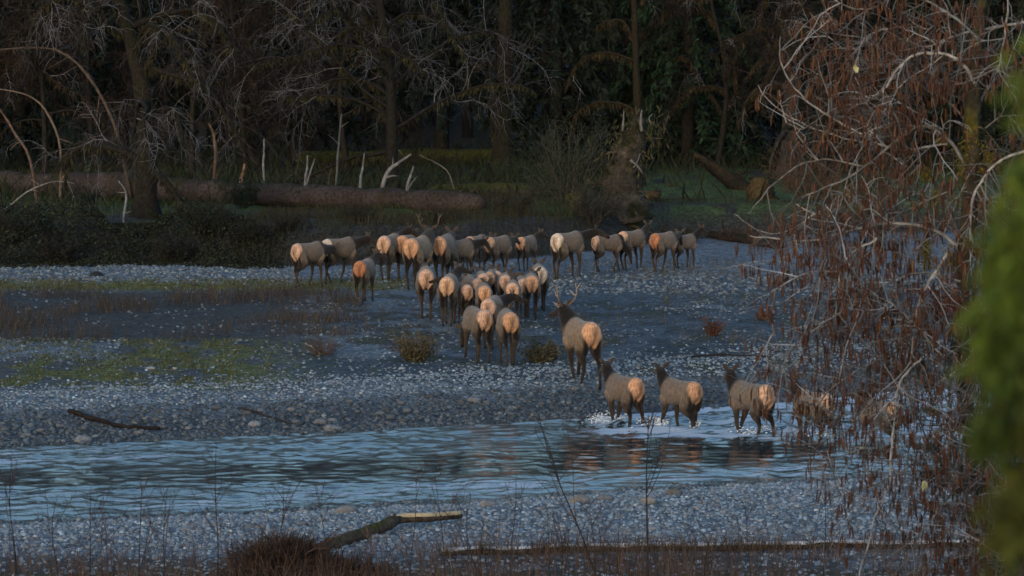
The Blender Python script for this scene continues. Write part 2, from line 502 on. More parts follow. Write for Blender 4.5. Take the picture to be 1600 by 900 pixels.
def scatter_stones(name, pts, rad, cols, rng):
    """one pebble bed: low stones sunk by a third"""
    g = Geo(); n = len(pts)
    for k in range(6):
        idx = np.arange(k, n, 6)
        if not len(idx): continue
        u = IV * (1 + .22 * (rng.random_sample((len(IV), 1)) - .5))
        u = u + .12 * rng.normal(size=u.shape) * .6
        keep = np.all(IV[IF][:, :, 2] > -.56, axis=1)
        f = IF[keep]
        us = np.unique(f); rm = np.full(len(u), -1); rm[us] = np.arange(len(us))
        u, f = u[us], rm[f]
        th = rng.rand(len(idx)) * 6.28
        sx = rad[idx] * (.8 + .6 * rng.rand(len(idx))); sy = rad[idx] * (.7 + .4 * rng.rand(len(idx))); sz = rad[idx] * (.45 + .4 * rng.rand(len(idx)))
        x = u[None, :, 0] * sx[:, None]; y = u[None, :, 1] * sy[:, None]; z = u[None, :, 2] * sz[:, None]
        tx = (rng.rand(len(idx)) - .5)[:, None] * .5
        z2 = z + x * tx
        V = np.stack([x * np.cos(th)[:, None] - y * np.sin(th)[:, None], x * np.sin(th)[:, None] + y * np.cos(th)[:, None], z2], -1) + pts[idx][:, None, :]
        V[:, :, 2] += (sz * .25)[:, None]
        FF = f[None] + (np.arange(len(idx)) * len(u))[:, None, None]
        g.add(V.reshape(-1, 3), FF.reshape(-1, 3), np.repeat(cols[idx], len(u), 0))
    return g.build(name, M_stone, kind='stuff')

def stone_cols(rng, n, lum=.2):
    t = rng.rand(n, 1)
    base = np.where(t < .70, np.array([[.82, 1.0, 1.15]]), np.where(t < .86, np.array([[.98, 1.0, 1.0]]), np.array([[.74, 1.0, 1.2]])))
    l = lum * np.exp(rng.normal(size=(n, 1)) * .30)
    return np.clip(base * l * .74, .02, .36)

def make_stones():
    rng = np.random.RandomState(7)
    def sample(n, x0, x1, y0, y1):
        return x0 + (x1 - x0) * rng.rand(n), y0 + (y1 - y0) * rng.rand(n)
    # far bank
    X, Y = sample(38000, -13.5, 11, 78, 98)
    F, N, B = shores(X); d = Y - F
    prob = np.where(d < -.25, 0, np.where(d < 4.6, .95, np.exp(-(d - 4.6) / 1.6)))
    k = rng.rand(len(X)) < prob; X, Y, d = X[k], Y[k], d[k]
    r = .022 + .034 * rng.rand(len(X)) ** 2 + .022 * smooth(4.2, 1.5, d) * rng.rand(len(X)) + .035 * (rng.rand(len(X)) < .05) * smooth(4.2, 1, d)
    lum = np.where(d < 2.8, .125, .29)
    c = stone_cols(rng, len(X)) * (lum / .2)[:, None]
    scatter_stones('bank_cobbles', np.stack([X, Y, height(X, Y)], -1), r, c, rng)
    # flat
    X, Y = sample(30000, -17, 15, 90, 126)
    F, N, B = shores(X); Z = height(X, Y); px, py = proj(np.stack([X, Y, Z], -1))
    n1 = fbm(X * .5, Y * .35, 61); n2 = fbm(X * .9, Y * .5, 201)
    prob = .45 * smooth(.36, .6, n2) + .75 * smooth(446, 434, py) * (px < 470) + .5 * smooth(465, 440, py) * (px > 850) * smooth(425, 432, py)
    prob = np.where((px < 470) & (py > 445) & (py < 530), prob * .25, prob)
    prob = np.where((px < 200) & (py > 528) & (py < 566), .8, prob)
    k = (rng.rand(len(X)) < prob) & (Y - F > 4) & (Y < B + .3); X, Y, Z = X[k], Y[k], Z[k]
    r = .024 + .036 * rng.rand(len(X)) ** 2 + .02 * (Y > 112)
    scatter_stones('flat_gravel', np.stack([X, Y, Z], -1), r, stone_cols(rng, len(X), .2), rng)
    # near bar
    X, Y = sample(52000, -11.5, 11, 55, 77)
    F, N, B = shores(X); d = N - Y
    k = (d > -1.) & (rng.rand(len(X)) < np.where(d < 0, .45 * smooth(-1., -.1, d), .95)) & (Y > 57); X, Y, d = X[k], Y[k], d[k]
    Z = np.maximum(height(X, Y), WATER_Z - .03); px, py = proj(np.stack([X, Y, Z], -1))
    k = (py < 868) | (rng.rand(len(X)) < .35); X, Y, Z, d = X[k], Y[k], Z[k], d[k]
    r = .02 + .036 * rng.rand(len(X)) ** 2
    lum = np.where(d < .5, .18, .33)
    scatter_stones('bar_cobbles', np.stack([X, Y, Z], -1), r, stone_cols(rng, len(X), .2) * (lum / .2)[:, None], rng)
    # boulders one can pick out
    def rock(px, py, size, lum, label, group, tint=(1, 1, 1)):
        size *= .84
        p = onground(px, py)
        u, f = ST_HI[rng.randint(len(ST_HI))]
        s = size * np.array([1.15 + .4 * rng.rand(), .9, .62 + .15 * rng.rand()])
        th = rng.rand() * 6.28
        v = u * s
        v = np.stack([v[:, 0] * math.cos(th * .15) - v[:, 1] * math.sin(th * .15), v[:, 0] * math.sin(th * .15) + v[:, 1] * math.cos(th * .15), v[:, 2]], -1)
        g = Geo(); g.add(v, f, np.array([.98, 1, 1.02]) * lum * .72 * np.array(tint))
        o = g.build('river_stone', M_stone)
        o.location = (p[0], p[1], p[2] + size * .25)
        tag(o, label, 'stone', group)
    sp = [
        (1052, 771, .17, .17, 'biggest tan boulder at the edge of the near gravel bar below the wading elk', (1.15, 1, .8)),
        (905, 785, .20, .30, 'flat tan rock half sunk at the water edge of the near bar', (1.15, 1, .82)),
        (1012, 786, .17, .30, 'pale rounded rock just left of the biggest tan boulder', (1.1, 1, .88)),
        (945, 780, .15, .22, 'grey rock between the flat tan rock and the pale rounded rock', (1, 1, 1)),
        (762, 790, .18, .30, 'wide pale rock at the water edge above the broken log tip', (1.05, 1, .93)),
        (540, 800, .22, .28, 'low pale slab of rock above the brush heap', (1.05, 1, .95)),
        (385, 796, .09, .05, 'small black rock at the waterline of the near bar', (1, 1, 1)),
        (475, 794, .10, .30, 'pale cobble right of the small black rock', (1.03, 1, .96)),
        (150, 432, .22, .03, 'dark low rock lying on the far pale gravel strip', (1, .95, .9)),
        (520, 673, .19, .26, 'grey boulder on the waterline below the dark cobble bank', (1, 1, 1)),
        (500, 662, .17, .20, 'round boulder just up the bank from the waterline boulder', (1, 1, 1.03)),
        (398, 666, .16, .32, 'pale round stone beside the end of the dark drift stick', (1, 1, 1)),
        (235, 577, .11, .4, 'flat white stone lying in the moss', (1, 1, 1)),
        (272, 577, .08, .4, 'small white stone in the moss right of the flat one', (1, 1, 1)),
        (740, 628, .19, .24, 'broad grey boulder high on the cobble bank', (1, 1, 1)),
        (130, 690, .2, .28, 'broad flat stone at the left end of the far waterline', (1, 1, 1)),
        (930, 568, .1, .45, 'white stone lying on the dark silt right of the bull', (1, 1, 1)),
        (628, 577, .09, .45, 'white stone on the silt below the two front elk', (1, 1, 1)),
    ]
    for px, py, s, l, lab, t in sp:
        rock(px, py, s, l, lab, None, t)
    for k in range(55):
        x = rng.uniform(0, 900); F = np.interp(x, [0, 500, 900], [697, 676, 655])
        rock(x, F - 3 - 45 * rng.rand() ** 1.3, rng.uniform(.07, .115), rng.uniform(.10, .24), 'grey rounded cobble on the dark bank face across the river', 'cobbles on the far bank face')
    for k in range(60):
        x = rng.uniform(0, 1300); N = np.interp(x, [0, 700, 1300], [822, 790, 765])
        rock(x, N + 5 + 60 * rng.rand(), rng.uniform(.06, .10), rng.uniform(.2, .36), 'pale rounded cobble on the near gravel bar', 'cobbles on the near gravel bar', (.95, 1, 1.06))
make_stones()

# ------------------------------------------------------------------ plants: branching
def bpath(p0, d, length, nseg, rng, droop=0., wig=.25, up=0.):
    P = [np.array(p0, float)]; d = np.array(d, float); d /= np.linalg.norm(d)
    st = length / nseg
    for k in range(nseg):
        d = d + rng.normal(size=3) * wig * .5
        d[2] += (up - droop) * (k + 1) / nseg
        d /= np.linalg.norm(d)
        P.append(P[-1] + d * st)
    return np.array(P)

def at(P, t):
    n = len(P) - 1; k = min(int(t * n), n - 1); f = t * n - k
    return P[k] * (1 - f) + P[k + 1] * f, P[k + 1] - P[k]

def side_dir(T, rng, spread=1.0, zbias=0.):
    T = T / (np.linalg.norm(T) + 1e-9)
    s = np.cross(T, rng.normal(size=3)); s /= np.linalg.norm(s) + 1e-9
    d = T * (1 - .5 * spread) + s * spread
    d[2] += zbias
    return d / np.linalg.norm(d)

def resample(P, n):
    P = np.asarray(P, float)
    # smooth spline through the control points
    m = len(P); t = np.linspace(0, m - 1, n); out = []
    for u in t:
        i = min(int(u), m - 2); f = u - i
        a, b, c, d = P[max(i - 1, 0)], P[i], P[i + 1], P[min(i + 2, m - 1)]
        out.append(.5 * ((2 * b) + (-a + c) * f + (2 * a - 5 * b + 4 * c - d) * f * f + (-a + 3 * b - 3 * c + d) * f ** 3))
    return np.array(out)

def bare_tree(name, label, px, py, D, H, r, seed, nl=14, spread=4.5, droop=.5, twigs=(7, 9), limbcol=(.10, .085, .07), twigcol=(.17, .15, .14), lean=0., h0=.18, drape=0, drapecol=(.06, .05, .015), mat=None, group=None, pale=.25, palecol=(.20, .20, .215)):
    rng = np.random.RandomState(seed)
    b = pixd(px, py, D); b[2] = hz(b[0], b[1]) - .15
    t = empty(name, b, label, 'tree', group)
    O = b.copy()
    top = O + np.array([lean, rng.normal() * .4, H])
    T = resample([O, O + (top - O) * .3 + np.append(rng.normal(size=2) * .25, 0), O + (top - O) * .65 + np.append(rng.normal(size=2) * .5, 0), top], 12)
    rad = r * (1 - .85 * np.linspace(0, 1, 12)); rad[0] *= 1.5; rad[1] *= 1.1
    g = Geo(); tube(g, T - O, rad, 9, limbcol, jit=.3, rng=rng)
    g.build('trunk', mat or M_bark, t)
    gc = Geo(); gl = Geo()
    for k in range(nl):
        f = h0 + (1 - h0) * (k + rng.rand()) / nl
        p, tt = at(T, min(f, .98))
        az = rng.rand() * 6.28
        d = np.array([math.cos(az), math.sin(az) * .8, .55 + .3 * rng.normal()])
        ln = spread * (1.15 - .7 * f) * rng.uniform(.7, 1.3)
        B = bpath(p, d, ln, 9, rng, droop, .42)
        rb = r * (.32 - .18 * f) * (1 - .85 * np.linspace(0, 1, 10)) + .012
        tube(gc, B - O, rb, 5, limbcol, jit=.4, rng=rng)
        if drape:
            m = int(drape * ln)
            tt_ = rng.rand(m); cen = np.array([at(B, q)[0] for q in tt_]) - O
            leaves(gl, cen, np.tile([0, 0, -1.], (m, 1)) + rng.normal(size=(m, 3)) * .25, .12 + .3 * rng.rand(m), .05 + .06 * rng.rand(m), mixcol(rng, m, drapecol, np.array(drapecol) * .5), rng)
        for j in range(twigs[0]):
            p2, t2 = at(B, .25 + .75 * rng.rand())
            ln2 = ln * rng.uniform(.2, .5)
            B2 = bpath(p2, side_dir(t2, rng, .9, .1), ln2, 5, rng, droop * 1.2, .5)
            isp = rng.rand() < pale
            c2 = np.array(palecol) * rng.uniform(.6, 1.) if isp else np.array(twigcol) * rng.uniform(.6, 1.2)
            tube(gc, B2 - O, np.linspace(.019 if isp else .016, .005, 6), 3, c2)
            for i in range(twigs[1]):
                p3, t3 = at(B2, .15 + .85 * rng.rand())
                B3 = bpath(p3, side_dir(t3, rng, .9, -.1), rng.uniform(.25, .9), 3, rng, droop, .5)
                tube(gc, B3 - O, np.linspace(.011, .004, 4), 3, c2 * (.9 if isp else rng.uniform(.7, 1.2)))
    c = gc.build('crown', M_bark_less if drape else M_twig, t)
    if drape:
        gl.build('hanging_moss', M_leaf, t, False, 'stuff')
    return t

# ---- conifers
def conifer_geo(rng, gt, gf, O, H, Rr, h0, dense, lod=1.0, col=((.016, .03, .014), (.045, .06, .026)), r=.3):
    T = np.array([[0, 0, -.2], [0, 0, H * .5], [0, 0, H]]) + O
    T = resample(T, 8); tube(gt, T, r * (1 - .9 * np.linspace(0, 1, 8)), 8, (.022, .019, .016), jit=.25, rng=rng)
    h = h0
    while h < H:
        lo = lod * (1. if h < 12 else .4)
        nb = 4 if h < 12 else 3
        for k in range(nb):
            az = rng.rand() * 6.28; ln = Rr * (1 - h / H) ** .8 * rng.uniform(.65, 1.2) + .3
            P = bpath(O + np.array([0, 0, h]), [math.cos(az), math.sin(az), .15], ln, 5, rng, .55, .15)
            if h < 12: tube(gt, P, np.linspace(.04, .008, 6), 3, (.02, .018, .014))
            m = max(3, int(ln * dense * lo))
            tt = rng.rand(m) ** .7
            n = len(P) - 1; ki = np.minimum((tt * n).astype(int), n - 1); ff = (tt * n - ki)[:, None]
            cen = P[ki] * (1 - ff) + P[ki + 1] * ff; dr = P[ki + 1] - P[ki]
            dr = dr / np.linalg.norm(dr, axis=1)[:, None]
            dirs = dr * .6 + rng.normal(size=(m, 3)) * .55 + np.array([0, 0, -.55])
            sz = (.22 + .3 * rng.rand(m)) / math.sqrt(lo)
            tone = rng.rand()
            leaves(gf, cen, dirs, sz, sz * .36, mixcol(rng, m, np.array(col[0]) * (.7 + .6 * tone), np.array(col[1]) * (.7 + .6 * tone)), rng)
        h += .42 if h < 12 else .8

def conifer(label, px, D, H, Rr, seed, h0=.8, dense=20, col=((.016, .03, .014), (.045, .06, .026)), r=.35):
    rng = np.random.RandomState(seed)
    b = pixd(px, 200, D); b[2] = hz(b[0], b[1])
    t = empty('conifer_tree', b, label, 'tree', 'evergreens at the forest edge')
    gt, gf = Geo(), Geo()
    conifer_geo(rng, gt, gf, np.zeros(3), H, Rr, h0, dense, 1.0, col, r)
    gt.build('trunk', M_bark, t); gf.build('crown', M_leaf, t, False)

CONIFERS = [
    ('dark spruce filling the top left corner behind the bent saplings', 30, 172, 24, 4.2, 1.2),
    ('dark evergreen behind the big mossy bare tree', 190, 186, 26, 4.6, 2.5),
    ('evergreen standing behind the brown twigged alder crowns', 345, 190, 25, 4.6, 2.0),
    ('dark evergreen seen through the pale drooping branches', 480, 182, 26, 4.4, 1.5),
    ('spruce with dark hollow beneath it, left of the thick mossy trunk', 690, 178, 27, 4.4, 3.0),
    ('tall dark evergreen right of the thick mossy trunk', 870, 176, 28, 4.8, 1.6),
    ('dark green hemlock directly behind the broken root stump', 985, 182, 27, 4.6, 1.2),
    ('full green hemlock with boughs to the ground right of the root stump', 1075, 176, 24, 4.6, .8),
    ('evergreen behind the leaning mossy stump', 1175, 188, 26, 4.6, 1.5),
    ('evergreen mostly hidden behind the alder catkins', 1330, 174, 25, 4.6, 1.0),
    ('evergreen behind the alder trunk', 1480, 176, 27, 4.6, 1.0),
    ('evergreen behind the blurred green bough at the right edge', 1600, 172, 25, 4.6, 1.0),
]
for k, (lab, px, D, H, Rr, h0) in enumerate(CONIFERS):
    green = k in (6, 7)
    conifer(lab, px, D, H, Rr, 300 + k, h0, 20, ((.008, .021, .011), (.02, .042, .021)) if green else ((.007, .013, .009), (.018, .026, .017)))

def far_wood():
    rng = np.random.RandomState(55); gt, gf = Geo(), Geo()
    for k in range(64):
        X = -46 + 92 * (k + rng.rand()) / 64; Y = rng.uniform(196, 232)
        conifer_geo(rng, gt, gf, np.array([X, Y, hz(X, Y)]), rng.uniform(22, 30), 4.6, rng.uniform(.5, 3), 9, .55, ((.007, .012, .008), (.015, .021, .013)))
    for sx in (-1, 1):
        for k in range(9):
            X = sx * rng.uniform(25, 46); Y = rng.uniform(150, 195)
            conifer_geo(rng, gt, gf, np.array([X, Y, hz(X, Y)]), rng.uniform(20, 27), 4.4, 1, 8, .5, ((.007, .012, .008), (.015, .021, .013)))
    # joined into one distant wood
    g = Geo(); g.V, g.C, g.F = gf.V + gt.V, gf.C + gt.C, gf.F + [f + gf.n for f in gt.F]; g.n = gf.n + gt.n
    g.build('distant_wood', M_leaf, None, False, 'stuff')
far_wood()

# ---- bare trees of the forest edge
RUST, RUST2 = (.044, .029, .025), (.034, .027, .024)
bare_tree('maple_tree', 'big mossy bare tree with drooping pale branches at the left bank', 228, 345, 132, 15, .42, 11, 28, 5.0, .42, (11, 11), (.018, .016, .013), (.06, .053, .051), 0., .12, 40, (.028, .026, .011), M_bark, None, .36)
bare_tree('maple_tree', 'bare tree with grey spreading branches behind the fallen log', 612, 300, 152, 15, .26, 12, 28, 6.4, .22, (12, 11), (.019, .017, .015), (.062, .061, .064), .4, .15, 30, (.03, .028, .011), M_bark, None, .42, (.175, .175, .19))
bare_tree('maple_tree', 'thick mossy brown trunk with few limbs, middle of the forest', 782, 285, 158, 20, .42, 13, 12, 4.6, .5, (6, 7), (.02, .018, .012), (.05, .047, .042), 0., .2, 60, (.03, .026, .010), M_bark, None, .3)
bare_tree('maple_tree', 'slim trunk wrapped in orange moss behind the root stump', 1000, 295, 156, 17, .2, 14, 10, 3.2, .5, (5, 6), (.022, .018, .012), (.045, .04, .034), -.6, .2, 60, (.032, .024, .010), M_bark, None, .1)
bare_tree('maple_tree', 'broad grey trunk hung with moss left of the alder', 1232, 262, 164, 18, .45, 15, 14, 4.5, .7, (6, 7), (.04, .037, .033), (.06, .05, .04), .2, .15, 90, (.036, .027, .011), M_bark_less, None, .1)
for k, (px, py, D, sd, lab) in enumerate([
        (70, 275, 160, 21, 'bare alder with rusty twigs at the left edge of the forest'),
        (150, 268, 166, 22, 'rusty twigged alder left of the big mossy tree'),
        (300, 270, 162, 23, 'rusty twigged alder right of the big mossy tree'),
        (385, 265, 168, 24, 'rusty twigged alder above the short orange stub'),
        (455, 262, 170, 25, 'bare alder above the pair of white snags'),
        (545, 262, 166, 26, 'thin bare alder left of the grey spreading tree'),
        (1290, 268, 160, 27, 'brown twigged alder behind the hanging catkins'),
        (1120, 262, 172, 28, 'moss draped small tree behind the leaning mossy stump')]):
    dr = 60 if k >= 6 else 10
    bare_tree('alder_tree', lab, px, py, D, 14, .13, sd, 20, 4.2, .35, (12, 12), (.022, .019, .017), RUST if k < 5 else RUST2, .3 * (k % 3 - 1), .2, dr, (.036, .026, .012), M_bark, 'bare alders of the forest edge', .12)

# ---- bent saplings and pale snags
def stem_thing(name, pts, D, r0, r1, label, cat, col, group=None, prongs=(), mat=None, ground=True, seed=1):
    rng = np.random.RandomState(seed)
    W = [pixd(x, y, D) for x, y in pts]
    if ground: W[0][2] = hz(W[0][0], W[0][1]) - .1
    O = W[0].copy()
    P = resample(W, 14) + np.cumsum(rng.normal(size=(14, 3)) * .012, 0)
    g = Geo(); tube(g, P - O, np.linspace(r0, r1, 14) * (.74 if name == 'bent_sapling' else 1.), 6, np.array(col)[None] * rng.uniform(.6, 1.25, (14, 1)), True, .4, rng)
    if prongs:
        t = empty(name, O, label, cat, group); g.build('stem', mat or M_wood, t)
        for (f, x, y, rr) in prongs:
            p, _ = at(P, f); q = pixd(x, y, D)
            gb = Geo(); tube(gb, resample([p - O, (p + q) / 2 - O + rng.normal(size=3) * .04, q - O], 6), np.linspace(rr, rr * .3, 6), 5, col, True, .2, rng)
            gb.build('branch', mat or M_wood, t)
        return t
    o = g.build(name, mat or M_wood, None); o.location = tuple(float(q) for q in O)
    return tag(o, label, cat, group)

BROWN, PALE, GREY = (.075, .055, .042), (.17, .168, .165), (.105, .104, .103)
stem_thing('bent_sapling', [(205, 272), (185, 215), (158, 150), (128, 105), (90, 77), (40, 72), (-30, 80)], 146, .10, .04, 'longest brown bent sapling arching left over the top of the others', 'bent sapling', BROWN, 'bent saplings at the left', ((.35, 150, 205, .03), (.6, 70, 110, .02)))
stem_thing('bent_sapling', [(93, 285), (94, 240), (84, 195), (62, 160), (30, 142), (-20, 136)], 145, .075, .035, 'middle bent sapling arching left, standing upright at its foot', 'bent sapling', (.14, .105, .08), 'bent saplings at the left', ((.1, 110, 262, .04), (.3, 115, 225, .02)))
stem_thing('bent_sapling', [(58, 290), (45, 245), (22, 205), (0, 170), (-25, 135)], 144, .08, .05, 'short reddish leaning sapling at the left edge', 'bent sapling', (.12, .08, .06), 'bent saplings at the left', ((.4, 15, 235, .03),))
stem_thing('bent_sapling', [(-30, 345), (10, 322), (45, 295), (85, 281), (118, 285)], 136, .05, .02, 'pale bowed branch in front of the log at the left edge', 'branch', (.19, .19, .19), None, ((.5, 60, 300, .02), (.6, 48, 280, .02)))
stem_thing('hanging_branch', [(196, 380), (192, 345), (196, 300), (185, 280)], 130, .045, .03, 'pale twisted dead branch standing in front of the big mossy tree', 'branch', (.18, .18, .185), None, ((.3, 178, 372, .02), (.45, 205, 330, .02), (.7, 182, 300, .02)))
stem_thing('snag', [(412, 290), (411, 250), (413, 214)], 153, .055, .035, 'thin straight white snag behind the fallen log', 'snag', PALE, 'dead snags behind the fallen log')
stem_thing('snag', [(374, 292), (377, 275), (383, 254)], 153, .09, .05, 'short orange broken stub on the fallen log', 'snag', (.20, .12, .075), 'dead snags behind the fallen log')
stem_thing('snag', [(473, 292), (478, 268), (481, 240)], 150, .075, .03, 'white snag with two prongs standing on the fallen log', 'snag', PALE, 'dead snags behind the fallen log', ((.15, 492, 248, .06),))
stem_thing('snag', [(522, 292), (526, 262), (529, 215), (534, 175)], 150, .06, .025, 'tall thin grey snag with a crooked tip', 'snag', GREY, 'dead snags behind the fallen log', ((.6, 512, 210, .02), (.8, 545, 190, .02)))
stem_thing('snag', [(560, 294), (564, 270), (570, 236)], 149, .085, .02, 'sharp pointed white snag leaning right', 'snag', PALE, 'dead snags behind the fallen log')
stem_thing('snag', [(588, 300), (602, 272), (622, 252), (643, 239)], 140, .10, .035, 'stout white bowed limb rising right from the fallen log', 'snag', PALE, 'dead snags behind the fallen log', ((.3, 622, 275, .05), (.5, 614, 246, .03)))
stem_thing('snag', [(630, 303), (638, 280), (647, 257)], 140, .08, .03, 'short forked white snag right of the stout bowed limb', 'snag', (.16, .155, .15), 'dead snags behind the fallen log', ((.3, 652, 275, .03),))
stem_thing('bent_sapling', [(714, 297), (700, 268), (676, 250), (655, 240)], 143, .035, .02, 'thin dark arched stem right of the white snags', 'bent sapling', (.14, .12, .1))
stem_thing('snag', [(332, 268), (336, 235), (332, 205), (326, 190)], 155, .07, .05, 'orange brown dead stem beneath the mossy limb', 'snag', (.12, .075, .05), 'dead snags behind the fallen log')

# ---- logs, stumps
def log_thing(name, a, b, r0, r1, label, cat, col, mat, seed, sides=12, bend=.15, nsub=18, stubs=0, raise_=0.):
    rng = np.random.RandomState(seed)
    a, b = np.array(a, float), np.array(b, float); O = a.copy()
    mid = (a + b) / 2 + np.array([0, rng.normal() * bend, 0])
    P = resample([a, mid, b], nsub)
    P[:, :2] += np.cumsum(rng.normal(size=(nsub, 2)) * .015, 0)
    rad = np.linspace(r0, r1, nsub) * (1 + .16 * (rng.rand(nsub) - .5)) * (1 + .25 * (vnoise(np.linspace(0, nsub / 5, nsub), np.zeros(nsub) + .5, seed) - .5))
    rad[0] *= .4; rad[1] *= .8; rad[-1] *= .35; rad[-2] *= .75
    P[:, 2] += np.maximum(rad, min(r0, r1)) * .8 + raise_
    t = empty(name, O, label, cat)
    g = Geo(); tube(g, P - O, rad, sides, np.array(col)[None] * rng.uniform(.7, 1.25, (nsub, 1)), True, .16, rng)
    g.build('trunk', mat, t)
    for k in range(stubs):
        p, tt = at(P, rng.rand()); d = np.array([rng.normal() * .6, -.3 + rng.normal() * .5, 1.])
        gs = Geo(); B = bpath(p, d, rng.uniform(.5, 1.3), 4, rng, .1, .3)
        tube(gs, B - O, np.linspace(.06, .015, 5), 5, np.array(col) * 1.3, True); gs.build('branch_stub', mat, t)
    return t

def G(px, py, z=1.0):
    p = pix(px, py, z); p[2] = hz(p[0], p[1]); return p
M_log = bark_mat('red brown log bark', .34, (.028, .026, .014), 1.)
M_mosslog = bark_mat('thick moss', .95, (.05, .05, .012), 1.)
log_thing('fallen_log', G(-60, 303), G(748, 336), .52, .40, 'huge reddish brown fallen log lying along the forest edge', 'log', (.052, .040, .037), M_log, 5, 16, .6, 60, 9)
log_thing('fallen_log', G(452, 266), G(800, 262), .42, .40, 'far moss covered log in the shade behind the white snags', 'log', (.05, .045, .025), M_mosslog, 6, 12, .3, 20, 2)
log_thing('mossy_log', G(670, 318), G(850, 312), .30, .34, 'mound shaped log with bright yellow green moss on top', 'log', (.05, .045, .03), M_mosslog, 7, 12, .2, 16, 0)
stem_thing('mossy_log', [(1162, 305), (1150, 288), (1122, 270), (1104, 256), (1084, 243)], 152, .42, .10, 'leaning broken log clothed in orange moss right of the root stump', 'log', (.022, .018, .013), None, ((.3, 1168, 268, .16),), bark_mat('orange moss', .6, (.034, .023, .011), 1.2), True, 8)
log_thing('fallen_log', G(1105, 330), G(1222, 346), .14, .22, 'dark fallen trunk lying on the green grass by the alder', 'log', (.045, .035, .03), M_bark, 9, 9, .2, 12, 3)

def stump(px, py, h, r, label, col, seed, jag=.35):
    rng = np.random.RandomState(seed); p = G(px, py); g = Geo()
    n = 9; P = np.stack([np.cumsum(rng.normal(size=n) * .02), np.cumsum(rng.normal(size=n) * .02), np.linspace(-.1, h, n)], -1)
    tube(g, P, r * np.linspace(1.25, .75, n) * (1 + .2 * (rng.rand(n) - .5)), 11, np.array(col), True, jag, rng)
    o = g.build('mossy_stump', M_mosslog if seed % 2 else bark_mat('orange stump moss', .6, (.03, .021, .011), 1.2), None); o.location = tuple(p)
    tag(o, label, 'stump')
stump(1018, 322, .42, .34, 'small rounded orange stump on the grass beside the root stump', (.09, .06, .03), 32)
stump(1190, 312, .8, .5, 'broad mossy orange stump right of the leaning log', (.07, .05, .024), 34)
stump(905, 330, .6, .4, 'low green mossy stump behind the willow brush', (.05, .05, .02), 35)

def root_stump():
    rng = np.random.RandomState(77); D = 137
    b = pixd(978, 350, D); b[2] = hz(b[0], b[1]) - .2; O = b.copy()
    t = empty('root_stump', O, 'tall dark broken stump with torn roots behind the right end of the elk row', 'stump')
    P = resample([O, pixd(972, 300, D), pixd(975, 255, D), pixd(990, 215, D), pixd(1000, 182, D)], 16)
    g = Geo(); rad = np.interp(np.linspace(0, 1, 16), [0, .3, .6, 1], [.95, .72, .5, .18]) * (1 + .35 * (rng.rand(16) - .5))
    tube(g, P - O, rad, 13, np.array([.07, .058, .047])[None] * rng.uniform(.6, 1.4, (16, 1)), True, .55, rng)
    g.build('trunk', M_bark, t)
    for k in range(26):
        f = rng.rand(); p, _ = at(P, f); a = rng.rand() * 6.28
        d = np.array([math.cos(a), math.sin(a) * .7, rng.normal() * .7])
        B = bpath(p, d, rng.uniform(.7, 1.7) * (1.1 - .5 * f), 6, rng, .2, .6)
        g = Geo(); tube(g, B - O, np.linspace(.11, .02, 7), 5, np.array([.07, .058, .046]) * rng.uniform(.6, 1.4), True, .3, rng); g.build('root', M_bark, t)
    for pts, r in (([(973, 205), (974, 190), (975, 172)], .05), ([(1003, 205), (1001, 190), (1003, 172)], .07), ([(985, 250), (995, 258), (1005, 272)], .06), ([(990, 262), (997, 250), (1000, 240)], .03), ([(1018, 195), (1014, 185), (1020, 178)], .03)):
        g = Geo(); tube(g, resample([pixd(x, y, D - .9) - O for x, y in pts], 6), np.linspace(r, r * .4, 6), 5, (.13, .128, .125), True); g.build('splinter', M_wood, t)
    m = 900; tt = rng.rand(m); cen = np.array([at(P, q)[0] for q in tt]) - O + rng.normal(size=(m, 3)) * np.array([.5, .4, .25])
    gl = Geo(); leaves(gl, cen, np.tile([0, 0, -1.], (m, 1)) + rng.normal(size=(m, 3)) * .4, .15 + .25 * rng.rand(m), .06, mixcol(rng, m, (.06, .055, .02), (.035, .03, .02)), rng)
    gl.build('hanging_moss', M_leaf, t, False, 'stuff')
root_stump()

# ---- shrubs
def shrub(px, py, h, wd, n, label, seed, col=(.1, .075, .05), leafcol=None, nleaf=0, name='shrub', D=None, tw=4, rs=.012, group=None, cat='shrub', drop=0.):
    rng = np.random.RandomState(seed)
    if D: b = pixd(px, py, D); b[2] = hz(b[0], b[1])
    else: b = onground(px, py)
    t = empty(name, b, label, cat, group); g = Geo(); gl = Geo()
    for k in range(n):
        a = rng.rand() * 6.28; s = rng.rand()
        d = np.array([math.cos(a) * wd / h * .8, math.sin(a) * wd / h * .8, 1.2 - .4 * s])
        ln = h * rng.uniform(.5, 1.1)
        P = bpath(np.array([math.cos(a), math.sin(a), 0]) * wd * .22 * rng.rand() - np.array([0, 0, .05]), d, ln, 5, rng, drop, .3)
        c = np.array(col) * rng.uniform(.6, 1.4)
        tube(g, P, np.linspace(rs, rs * .3, 6), 3, c)
        for j in range(tw):
            p, tt = at(P, .3 + .7 * rng.rand())
            tube(g, bpath(p, side_dir(tt, rng, .8, .15), ln * rng.uniform(.12, .35), 3, rng, 0, .4), np.linspace(rs * .5, rs * .2, 4), 3, c * 1.1)
        if nleaf:
            m = nleaf; q = rng.rand(m); cen = np.array([at(P, u)[0] for u in .2 + .8 * q]) + rng.normal(size=(m, 3)) * .1 * h * .6
            leaves(gl, cen, rnd_dirs(rng, m) + np.array([0, 0, .3]), .06 + .08 * rng.rand(m), .03 + .03 * rng.rand(m), mixcol(rng, m, leafcol, np.array(leafcol) * .55), rng)
    g.build('stems', M_dry, t)
    if nleaf: gl.build('foliage', M_leaf, t, False)
    return t

